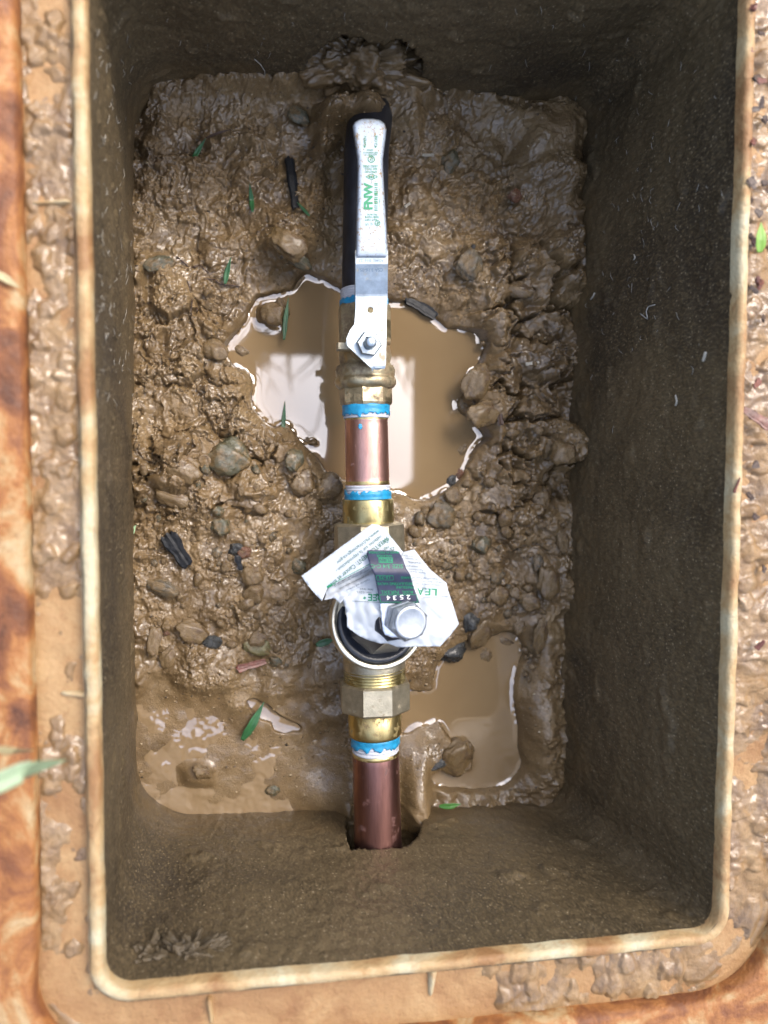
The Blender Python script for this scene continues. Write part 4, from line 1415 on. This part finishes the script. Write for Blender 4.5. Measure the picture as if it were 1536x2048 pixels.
LAND = [(452, 912, 'large grey-green stone by the copper nipple'), (355, 940, 'big rounded clod near the left wall'), (345, 995, 'long tan stone under the rounded clod'),
        (590, 920, 'green-grey stone on the puddle shore'), (606, 962, 'blocky clod at the puddle end'), (355, 1100, 'black charred chip'), (325, 1176, 'flat layered grey stone'),
        (385, 1262, 'wide slurry-ringed brown stone'), (308, 1280, 'upright tan slab'), (425, 1285, 'dark slate sliver'), (505, 1165, 'pair of round tan stones'), (518, 1285, 'yellow-green flaky stone'),
        (595, 1132, 'pale pebble by the paper tag'), (440, 1052, 'greenish lump'), (480, 1120, 'charred bit and pinkish pebble'), (505, 1330, 'red bark strip'), (640, 1240, 'regulator ring'),
        (870, 1120, 'smooth pebble by the paper tag'), (960, 1090, 'grey-green gravel pebble'), (998, 1190, 'rounded brown cobble'), (1060, 1205, 'dark round stone by the wall clod'), (1075, 1125, 'grey oval pebble'),
        (880, 1030, 'lump beside the union nut'), (1085, 1005, 'tall clod at the right wall'), (940, 1240, 'black wet stone'), (1040, 1260, 'round pebble at the lower puddle'), (970, 1310, 'half sunk pebble'),
        (955, 765, 'knobbly clod on the puddle shore'), (965, 830, 'wet clod in the puddle'), (1125, 905, 'red-brown jutting clod'), (1065, 728, 'white splinter'), (1018, 900, 'black crack'), (918, 950, 'reddish shore pebble'),
        (430, 700, 'tan clod left of the puddle'), (480, 700, 'muddy pebble on the left shore'), (384, 600, 'looping dark root'), (440, 565, 'thin root above the puddle'), (400, 830, 'left shore of the puddle')]


def scatter(n, boxes, sizes, label, group, mats, avoid=12):
    placed = []
    tries = 0
    while len(placed) < n and tries < n * 60:
        tries += 1
        b = rnd.choice(boxes)
        u = rnd.uniform(b[0], b[2]); v = rnd.uniform(b[1], b[3])
        s = sizes[0] + (sizes[1] - sizes[0]) * rnd.random() ** 2.2
        if any((u - a) ** 2 + (v - c) ** 2 < (0.5 * (s + t_)) ** 2 * 0.8 for a, c, t_ in placed):
            continue
        if any(w and (u - a) ** 2 + (v - c) ** 2 < (0.5 * (s + max(w, g))) ** 2 * 0.6 for a, c, w, g, *_ in SINGLES):
            continue
        if mudz(u, v) < -0.0005:
            continue
        placed.append((u, v, s))
        mt = rnd.choice(mats)
        o = place_stone(rnd.choice(proto[mt.name]), u, v, s * rnd.uniform(0.9, 1.35), s * rnd.uniform(0.75, 1.1), rnd.uniform(0, 180), rnd.uniform(0.42, 0.58), rnd.uniform(0.6, 0.9))
        col_ = {'brown_pebble': 'brown', 'tan_clod': 'tan', 'grey_stone': 'grey', 'grey_green_stone': 'greenish'}[mt.name]
        size_ = 'tiny' if s < 13 else ('small' if s < 19 else 'larger')
        lu, lv, ln = min(LAND, key=lambda L: math.hypot(L[0] - u, L[1] - v))
        dx_, dy_ = u - lu, v - lv
        side_ = ('just right of' if dx_ > 0 else 'just left of') if abs(dx_) > abs(dy_) else ('just below' if dy_ > 0 else 'just above')
        tag(o, '%s %s %s %s the %s' % (size_, col_, label, side_, ln), 'pebble', group)


scatter(52, [(300, 1060, 640, 1340)], (9, 26), 'muddy pebble', 'pebbles in the left gravel', [ST_BROWN, ST_TAN, ST_TAN, ST_GREY])
scatter(62, [(830, 1010, 1085, 1230)], (11, 30), 'packed pebble', 'pebbles in the right gravel', [ST_BROWN, ST_BROWN, ST_GREY, ST_TAN])
scatter(22, [(285, 880, 660, 1050)], (10, 28), 'mud-caked pebble', 'pebbles in the stony band', [ST_TAN, ST_BROWN, ST_GREEN])
scatter(16, [(920, 640, 1110, 1000)], (10, 26), 'clod', 'clods by the right wall', [ST_BROWN, ST_TAN])
scatter(12, [(290, 560, 480, 880)], (9, 22), 'mud lump', 'clods by the left wall', [ST_TAN, ST_BROWN])
scatter(9, [(970, 1240, 1080, 1360)], (9, 20), 'wet pebble', 'pebbles at the lower puddle', [ST_BROWN])


# loose grit lying over the mud
def grit_material():
    m, t, b = mat_new('grit')
    f = noise(t, obco(t), 420, 1, 0.5)
    t.links.new(ramp(t, f, [(0.30, (0.02, 0.016, 0.012)), (0.42, (0.11, 0.07, 0.032)), (0.58, (0.20, 0.14, 0.07)), (0.68, (0.36, 0.29, 0.19))]), b.inputs['Base Color'])
    b.inputs['Roughness'].default_value = 0.45
    return m


gr_ = np.random.RandomState(17)
ng = 9000
gu_ = gr_.uniform(270, 1130, ng * 2); gv_ = gr_.uniform(190, 1600, ng * 2)
gi = np.clip(((gv_ - gvv[0]) / STEP).round().astype(int), 0, NR - 1); gj = np.clip(((gu_ - gu[0]) / STEP).round().astype(int), 0, NC - 1)
okg = wallm[gi, gj] & (MUDZ[gi, gj] > 0.002) & (gr_.rand(ng * 2) < 0.25 + 0.75 * rough[gi, gj] * (1 - 0.85 * slurry[gi, gj]))
gi, gj = gi[okg][:ng], gj[okg][:ng]
ng = len(gi)
gc = PN(U[gi, gj], V[gi, gj], 0.0); gc[:, 2] = MUDZ[gi, gj] + 0.0001
octv = np.array([[1, 0, 0], [-1, 0, 0], [0, 1, 0], [0, -1, 0], [0, 0, 1], [0, 0, -1]], float)
octf = np.array([[0, 2, 4], [2, 1, 4], [1, 3, 4], [3, 0, 4], [2, 0, 5], [1, 2, 5], [3, 1, 5], [0, 3, 5]])
sz3 = (0.00035 + 0.0011 * gr_.rand(ng) ** 4)[:, None, None] * (0.6 + 0.8 * gr_.rand(ng, 6, 1))
ra = gr_.rand(ng) * 6.28
rot = np.stack([np.stack([np.cos(ra), -np.sin(ra), 0 * ra], -1), np.stack([np.sin(ra), np.cos(ra), 0 * ra], -1), np.stack([0 * ra, 0 * ra, 1 + 0 * ra], -1)], 1)
gvx = np.einsum('nij,kj->nki', rot, octv) * sz3 * np.array([1.2, 0.8, 0.6]) + gc[:, None, :]
gfx = (np.arange(ng)[:, None, None] * 6 + octf[None]).reshape(-1, 3)
o = link('grit', mesh_np('grit', gvx.reshape(-1, 3), None, gfx, False), grit_material())
tag(o, 'fine sandy grit sprinkled over the wet mud floor', 'grit', kind='stuff')

# ------------------------------------------------------------------ charcoal, bark, chips
def splinter(name, a, b, w0, w1, z, mat, label, cat, thick=0.5, seed=1, ridge=0.12):
    A = P(a[0], a[1], z[0]); B = P(b[0], b[1], z[1])
    d = (B - A).normalized(); s = d.cross(Vector((0, 0, 1))).normalized(); up = s.cross(d)
    n, m_ = 26, 20
    vs = []
    r_ = random.Random(seed)
    prof = [r_.uniform(1 - ridge * 2, 1 + ridge) for _ in range(m_)]
    for i in range(n):
        t_ = i / (n - 1)
        wd = mm(a[0], a[1], z[0], w0 + (w1 - w0) * t_) / 2 * (0.75 if i in (0, n - 1) else 1) * (1 + 0.10 * math.sin(t_ * 11 + seed))
        C_ = A.lerp(B, t_)
        for k in range(m_):
            an = 2 * math.pi * k / m_
            cx, sy = math.cos(an), math.sin(an)
            e = 0.55
            cx = math.copysign(abs(cx) ** e, cx); sy = math.copysign(abs(sy) ** e, sy)
            rr = prof[k] * (1 + ridge * 0.6 * float(perlin(np.array([t_ * 7.0 + seed]), np.array([k * 0.9]), seed)[0]))
            jag = d * (wd * 0.5 * r_.uniform(-1, 1) if i in (0, n - 1) else 0)
            vs.append(C_ + s * wd * cx * rr + up * wd * thick * sy * rr + jag)
    faces = grid_quads(n, m_, True).tolist()
    faces.append(list(range(m_))[::-1]); faces.append([(n - 1) * m_ + i for i in range(m_)])
    me = bpy.data.meshes.new(name); me.from_pydata([tuple(v) for v in vs], [], faces)
    bm = bmesh.new(); bm.from_mesh(me); bmesh.ops.recalc_face_normals(bm, faces=bm.faces); bm.to_mesh(me); bm.free()
    o = link(name, me, mat)
    return tag(o, label, cat)


def mzz(u, v, dz=0.003):
    return max(mudz(u, v), 0) + dz


splinter('charred_stick', (578, 316), (591, 416), 20, 15, (mzz(578, 316), mzz(591, 416)), CHAR, 'long black charred stick lying in the mud left of the lever', 'charred wood', 0.5, 3)
splinter('charred_chip', (334, 1070), (376, 1132), 34, 22, (mzz(334, 1070), mzz(376, 1132)), CHAR, 'black charred wood chip with straight grain near the left wall', 'charred wood', 0.35, 5, 0.2)
splinter('charred_chip', (816, 596), (872, 632), 26, 22, (0.004, 0.004), CHAR, 'wet black charred chip floating at the far right edge of the big puddle', 'charred wood', 0.35, 7, 0.2)
splinter('charred_chip', (948, 490), (934, 524), 8, 20, (mzz(948, 490), mzz(934, 524)), CHAR, 'pointed black splinter stuck in the mud right of the lever', 'charred wood', 0.4, 9)
splinter('charred_chip', (474, 1112), (482, 1140), 14, 8, (mzz(474, 1112), mzz(482, 1140)), CHAR, 'small charred bit hanging below the dark pebble in the left gravel', 'charred wood', 0.5, 11)
splinter('bark_strip', (474, 1338), (532, 1322), 16, 13, (mzz(474, 1338), mzz(532, 1322)), BARK, 'red-brown strip of bark in the slurry left of the regulator', 'bark', 0.4, 13, 0.25)
splinter('bark_strip', (995, 790), (1002, 850), 7, 10, (mzz(995, 790, .006), mzz(1002, 850, .006)), ROOT, 'dark bark sliver across the clods right of the big puddle', 'bark', 0.5, 15, 0.2)
splinter('bark_strip', (1488, 818), (1540, 852), 12, 20, (RIM + 0.001, RIM + 0.002), BARK, 'reddish bark strip on the right ledge of the box', 'bark', 0.3, 17, 0.2)
splinter('twig', (1468, 985), (1480, 955), 5, 3, (RIM + 0.002, RIM + 0.003), BARK, 'thin red-brown twig lying across the right ridge', 'twig', 0.9, 19)
splinter('wood_chip', (1052, 728), (1078, 724), 7, 5, (mzz(1052, 728, .004), mzz(1078, 724, .004)), CHIP, 'white splinter on the mud near the right wall', 'wood chip', 0.4, 21)
splinter('wood_chip', (845, 310), (868, 310), 6, 6, (mzz(845, 310, .002), mzz(868, 310, .002)), CHIP, 'short pale chip in the mud right of the lever grip', 'wood chip', 0.5, 23)
splinter('wood_chip', (810, 414), (820, 406), 6, 5, (mzz(810, 414, .002), mzz(820, 406, .002)), CHIP, 'tiny pale chip beside the lever printing', 'wood chip', 0.5, 25)


for k in range(26):
    u = rnd.uniform(1496, 1532); v = rnd.uniform(10, 640) if k < 20 else rnd.uniform(700, 1300)
    a_ = rnd.uniform(0, 6.28); L_ = rnd.uniform(10, 26)
    o = splinter('bark_chip', (u - L_ * math.cos(a_) / 2, v - L_ * math.sin(a_) / 2), (u + L_ * math.cos(a_) / 2, v + L_ * math.sin(a_) / 2), rnd.uniform(8, 16), rnd.uniform(5, 10), (RIM + rnd.uniform(-.002, .003), RIM + rnd.uniform(-.002, .003)), ROOT if k % 3 else BARK, '%s bark mulch chip %s on the right ledge' % ('red-brown' if k % 3 == 0 else 'dark', 'above the lime green leaf' if v < 430 else ('beside the lime green leaf' if v < 560 else ('just below the lime green leaf' if v < 660 else ('near the reddish bark strip' if v < 960 else 'well below the reddish bark strip')))), 'bark chip', 0.4, 40 + k, 0.2)
    o['group'] = 'bark mulch on the right ledge'

# ------------------------------------------------------------------ grass
def blade(pts, w, z, mat, label, cat='grass blade', curl=0.0015):
    """pts in frame px along the blade, w max width px, z list of heights"""
    m_ = len(pts)
    tt_ = np.linspace(0, m_ - 1, 22)
    pu = np.interp(tt_, range(m_), [p[0] for p in pts]); pv = np.interp(tt_, range(m_), [p[1] for p in pts]); pz = np.interp(tt_, range(m_), z)
    C_ = PN(pu, pv, pz)
    d = np.gradient(C_, axis=0); d /= np.linalg.norm(d, axis=1)[:, None]
    s = np.cross(d, [0, 0, 1.0]); s /= np.linalg.norm(s, axis=1)[:, None]
    x = tt_ / (m_ - 1)
    ww = mm(pts[0][0], pts[0][1], z[0], w) / 2 * np.clip(np.minimum(0.45 + 2.2 * x, 1.0) * np.minimum(1, 2.4 * (1 - x) + 0.06), 0.05, 1)
    rows = []
    for k, f in ((0, -1.0), (1, -0.5), (2, 0.0), (3, 0.5), (4, 1.0)):
        rows.append(C_ + s * (ww * f)[:, None] + np.array([0, 0, 1]) * (abs(f) * ww * 0.35)[:, None])
    v_ = np.array(rows)
    o = link('grass_blade', mesh_np('grass_blade', v_.reshape(-1, 3), grid_quads(5, 22)), mat)
    solid(o, 0.00018, 0)
    return tag(o, label, cat)


def gb(pts, w, label, mat=GRASS, dz=0.0025, z=None):
    blade(pts, w, z or [mzz(p[0], p[1], dz + 0.002) for p in pts], mat, label)


gb([(386, 326), (392, 308), (412, 276)], 10, 'green grass blade in the mud at the far left corner of the pit')
gb([(412, 276), (436, 266), (464, 258)], 5, 'thin brown grass stem joining the blade in the far left mud', ROOT)
gb([(505, 424), (503, 400), (499, 366)], 9, 'straight green blade left of the charred stick')
gb([(619, 432), (606, 418), (594, 404)], 6, 'short green blade touching the foot of the charred stick')
gb([(450, 568), (454, 545), (462, 514)], 10, 'green blade standing on the mud above the big puddle')
gb([(568, 680), (571, 640), (577, 594)], 9, 'long green blade beside the island clod in the big puddle', GRASS, 0.006)
gb([(565, 874), (567, 845), (570, 802)], 8, 'green blade floating on the bright left part of the big puddle', GRASS, 0.0, [0.004, 0.003, 0.003])
gb([(484, 1480), (504, 1450), (528, 1404)], 17, 'wide dark green blade on the smooth slurry left of the brass tailpiece', GRASS, 0.004)
gb([(878, 1612), (900, 1612), (922, 1608)], 11, 'short bright green blade stuck on the near wall right of the copper pipe', GRASS_MID, 0, [0.026, 0.028, 0.028])
gb([(254, 1086), (262, 1066), (272, 1050)], 12, 'pale green blade tip at the foot of the left wall', GRASS_PALE, 0, [0.016, 0.014, 0.012])
gb([(632, 1290), (650, 1284), (668, 1278)], 14, 'dark green blade tucked beside the regulator ring')
gb([(231, 466), (236, 476), (243, 488)], 9, 'little green blade stuck on the left wall', GRASS, 0, [0.046, 0.042, 0.038])
gb([(1518, 505), (1520, 480), (1522, 445)], 20, 'bright lime green leaf on the right ledge', GRASS_LIME, 0, [RIM + .002, RIM + .003, RIM + .003])
gb([(-60, 1590), (50, 1540), (134, 1520)], 46, 'broad pale green blade crossing the left ledge', GRASS_BROAD, 0, [0.265, 0.258, 0.235])
gb([(-20, 1496), (30, 1502), (70, 1500)], 18, 'narrow straw coloured blade above the broad blade on the left ledge', STRAW, 0, [0.25, 0.245, 0.23])
gb([(-20, 542), (10, 556), (40, 576)], 16, 'straw coloured blade end on the rusty left rim', STRAW, 0, [RIM + .007, RIM + .006, RIM + .006])


# ------------------------------------------------------------------ fibres and roots
def tube(paths, rad, name, mat, n=5):
    V_, F_ = [], []
    for p in paths:
        p = np.asarray(p, float)
        d = np.gradient(p, axis=0); d /= np.linalg.norm(d, axis=1)[:, None] + 1e-9
        a = np.cross(d, [0.31, 0.87, 0.39]); a /= np.linalg.norm(a, axis=1)[:, None]
        b = np.cross(d, a)
        base = len(V_)
        m_ = len(p)
        for i in range(m_):
            r = rad * (0.5 if i in (0, m_ - 1) else 1)
            for k in range(n):
                an = 2 * math.pi * k / n
                V_.append((p[i] + a[i] * r * math.cos(an) + b[i] * r * math.sin(an)).tolist())
        F_ += [[base + x for x in f] for f in grid_quads(m_, n, True).tolist()]
        F_.append([base + k for k in range(n)][::-1]); F_.append([base + (m_ - 1) * n + k for k in range(n)])
    me = bpy.data.meshes.new(name); me.from_pydata(V_, [], F_)
    for q_ in me.polygons: q_.use_smooth = True
    return link(name, me, mat)


wflat = wall_v.reshape(-1, 3)
wuf, wvf = wu.ravel(), wv.ravel()
win = -np.repeat(out[None], NZ, 0).reshape(-1, 3 - 1)


def wall_at(u, v):
    i = int(np.argmin((wuf - u) ** 2 + (wvf - v) ** 2))
    return wflat[i] + np.r_[win[i] * 0.0006, 0]


paths = []
r9 = random.Random(5)
for _ in range(210):
    if r9.random() < 0.5:
        u = r9.uniform(190, 268); v = r9.uniform(60, 800)
    elif r9.random() < 0.7:
        u = r9.gauss(1270, 90); v = r9.gauss(480, 190)
    else:
        u = r9.uniform(300, 1400); v = r9.uniform(10, 150)
    if not (190 < u < 1470 and 5 < v < 1600):
        continue
    c = wall_at(u, v); e = wall_at(u + r9.uniform(-7, 7), v + r9.uniform(5, 20) * r9.choice((-1, 1)))
    mid_ = (c + e) / 2 + np.array([r9.gauss(0, .0006), r9.gauss(0, .0006), r9.gauss(0, .0006)])
    paths.append([c, (c + mid_) / 2 + r9.gauss(0, .0002), mid_, e])
fb = tube(paths, 0.00015, 'root_hairs', FIBRE, 4)
tag(fb, 'scattered pale root hairs stuck to the inner walls of the box', 'root hairs', kind='stuff')


def single_fibre(pts, rad, label, cat, mat, lift=0.0):
    ps = [wall_at(*p) for p in pts]
    x = np.linspace(0, len(ps) - 1, 4 * len(ps))
    ps = np.stack([np.interp(x, range(len(ps)), [p[k] for p in ps]) for k in range(3)], -1)
    tag(tube([ps], rad, 'root_fibre' if cat == 'root' else 'wood_chip', mat, 6), label, cat)


single_fibre([(1282, 628), (1296, 638), (1292, 622), (1297, 614), (1312, 610)], 0.0004, 'curly pale root stuck on the right wall', 'root', FIBRE)
single_fibre([(1183, 600), (1187, 592), (1191, 586)], 0.0007, 'white flake on the right wall near the mud', 'flake', CHIP)
single_fibre([(1352, 790), (1354, 802), (1353, 812)], 0.0007, 'white flake low in the middle of the right wall', 'flake', CHIP)
single_fibre([(1268, 508), (1271, 516), (1268, 520)], 0.0005, 'small white flake high on the right wall', 'flake', CHIP)
single_fibre([(1407, 722), (1412, 710), (1414, 702)], 0.0010, 'tan flake near the top of the right wall', 'flake', CHIP)
single_fibre([(510, 118), (520, 128), (528, 140), (530, 150)], 0.0003, 'thin pale root hanging on the far wall left of the hole', 'root', FIBRE)


def mud_root(pts, rad, label, mat=ROOT):
    x = np.linspace(0, len(pts) - 1, 7 * len(pts))
    u = np.interp(x, range(len(pts)), [p[0] for p in pts]) + 2 * perlin(x * 1.7, x * 0.3, 4)
    v = np.interp(x, range(len(pts)), [p[1] for p in pts]) + 2 * perlin(x * 1.3, x * 0.7, 8)
    z = np.array([mudz(a, b) + 0.0004 for a, b in zip(u, v)])
    tag(tube([PN(u, v, z)], rad, 'root', mat, 6), label, 'root')


mud_root([(352, 512), (376, 534), (400, 532), (418, 545)], 0.0005, 'thin dark root on the mud near the pale flat stone')
mud_root([(374, 560), (384, 600), (382, 640), (396, 628), (392, 610)], 0.0005, 'looping dark root on the mud left of the big puddle')
mud_root([(406, 558), (430, 560), (448, 570), (480, 572)], 0.0005, 'thin dark root under the green blade above the puddle')
mud_root([(1018, 880), (1019, 905), (1016, 930)], 0.0004, 'fine root bridging the black crack right of the puddle', FIBRE)

# ------------------------------------------------------------------ unseen overhead frame, added to bound the sky mirrored in the puddle
pz = 2.6
e1_ = P(0, 0, 0)


def mir(u, v, z):
    """where a thing at height z stands to be mirrored at u, v"""
    p = PN(u, v, 0.0)
    k = (CAM_H + z) / CAM_H
    return Vector((p[0] * k, p[1] * k, z))


inner = mir(840, 708, pz)
pb = empty('added_occluder', (inner.x + 0.6, inner.y + 1.1, RIM - 0.003), 'unseen dark overhead frame added to bound the sky reflection in the puddle', 'added_occluder')  # added out of view to block part of the sky from the puddle
OCCLUDERM = simple('occluder_dark', (0.05, 0.042, 0.034), 0.7, 0, 0.3, 12, 0.2)


def occluder_bar(name, x0, x1, y0, y1, z0, z1):
    bm = bmesh.new(); g = bmesh.ops.create_cube(bm, size=1)
    for v in bm.verts:
        v.co = Vector((x0 + (v.co.x + .5) * (x1 - x0), y0 + (v.co.y + .5) * (y1 - y0), z0 + (v.co.z + .5) * (z1 - z0)))
    me = bpy.data.meshes.new(name); bm.to_mesh(me); bm.free()
    return bevel(link(name, me, OCCLUDERM, pb), 0.006)


occluder_bar('occluder_beam', inner.x, inner.x + 0.62, -2.6, inner.y - 0.002, pz, pz + 0.15)
occluder_bar('occluder_beam', -2.6, inner.x + 0.62, inner.y, inner.y + 0.42, pz, pz + 0.15)
for (x, y) in ((inner.x + 0.52, -2.5), (inner.x + 0.52, inner.y + 0.32), (-2.5, inner.y + 0.32)):
    occluder_bar('occluder_post', x - .06, x + .06, y - .06, y + .06, RIM - 0.003, pz - 0.002)

V_, F_ = [], []
r7 = random.Random(3)
for k in range(90):
    x = r7.uniform(-1.2, inner.x + 0.2); L_ = r7.uniform(0.05, 0.30) * (1.4 if r7.random() < .2 else 0.8); a_ = r7.gauss(0, 0.5); w_ = r7.uniform(0.004, 0.011)
    z_ = pz + r7.uniform(0.0, 0.12)
    b_ = len(V_)
    for i in range(5):
        t_ = i / 4
        c_ = (x + math.sin(a_) * L_ * t_, inner.y + 0.02 - math.cos(a_) * L_ * t_, z_ + 0.05 * t_ - 0.16 * t_ * t_)
        ww = w_ * (1 - t_ * 0.9)
        V_ += [(c_[0] - ww, c_[1], c_[2]), (c_[0], c_[1], c_[2] + 0.004), (c_[0] + ww, c_[1], c_[2])]
    for i in range(4):
        for j in range(2):
            F_.append((b_ + i * 3 + j, b_ + i * 3 + j + 1, b_ + i * 3 + j + 4, b_ + i * 3 + j + 3))
me = bpy.data.meshes.new('occluder_fringe'); me.from_pydata(V_, [], F_)
fr_o = solid(link('occluder_fringe', me, GRASS, pb), 0.0006, 0)  # unseen fringe added to break up the straight mirrored edge
tag(fr_o, kind='stuff')
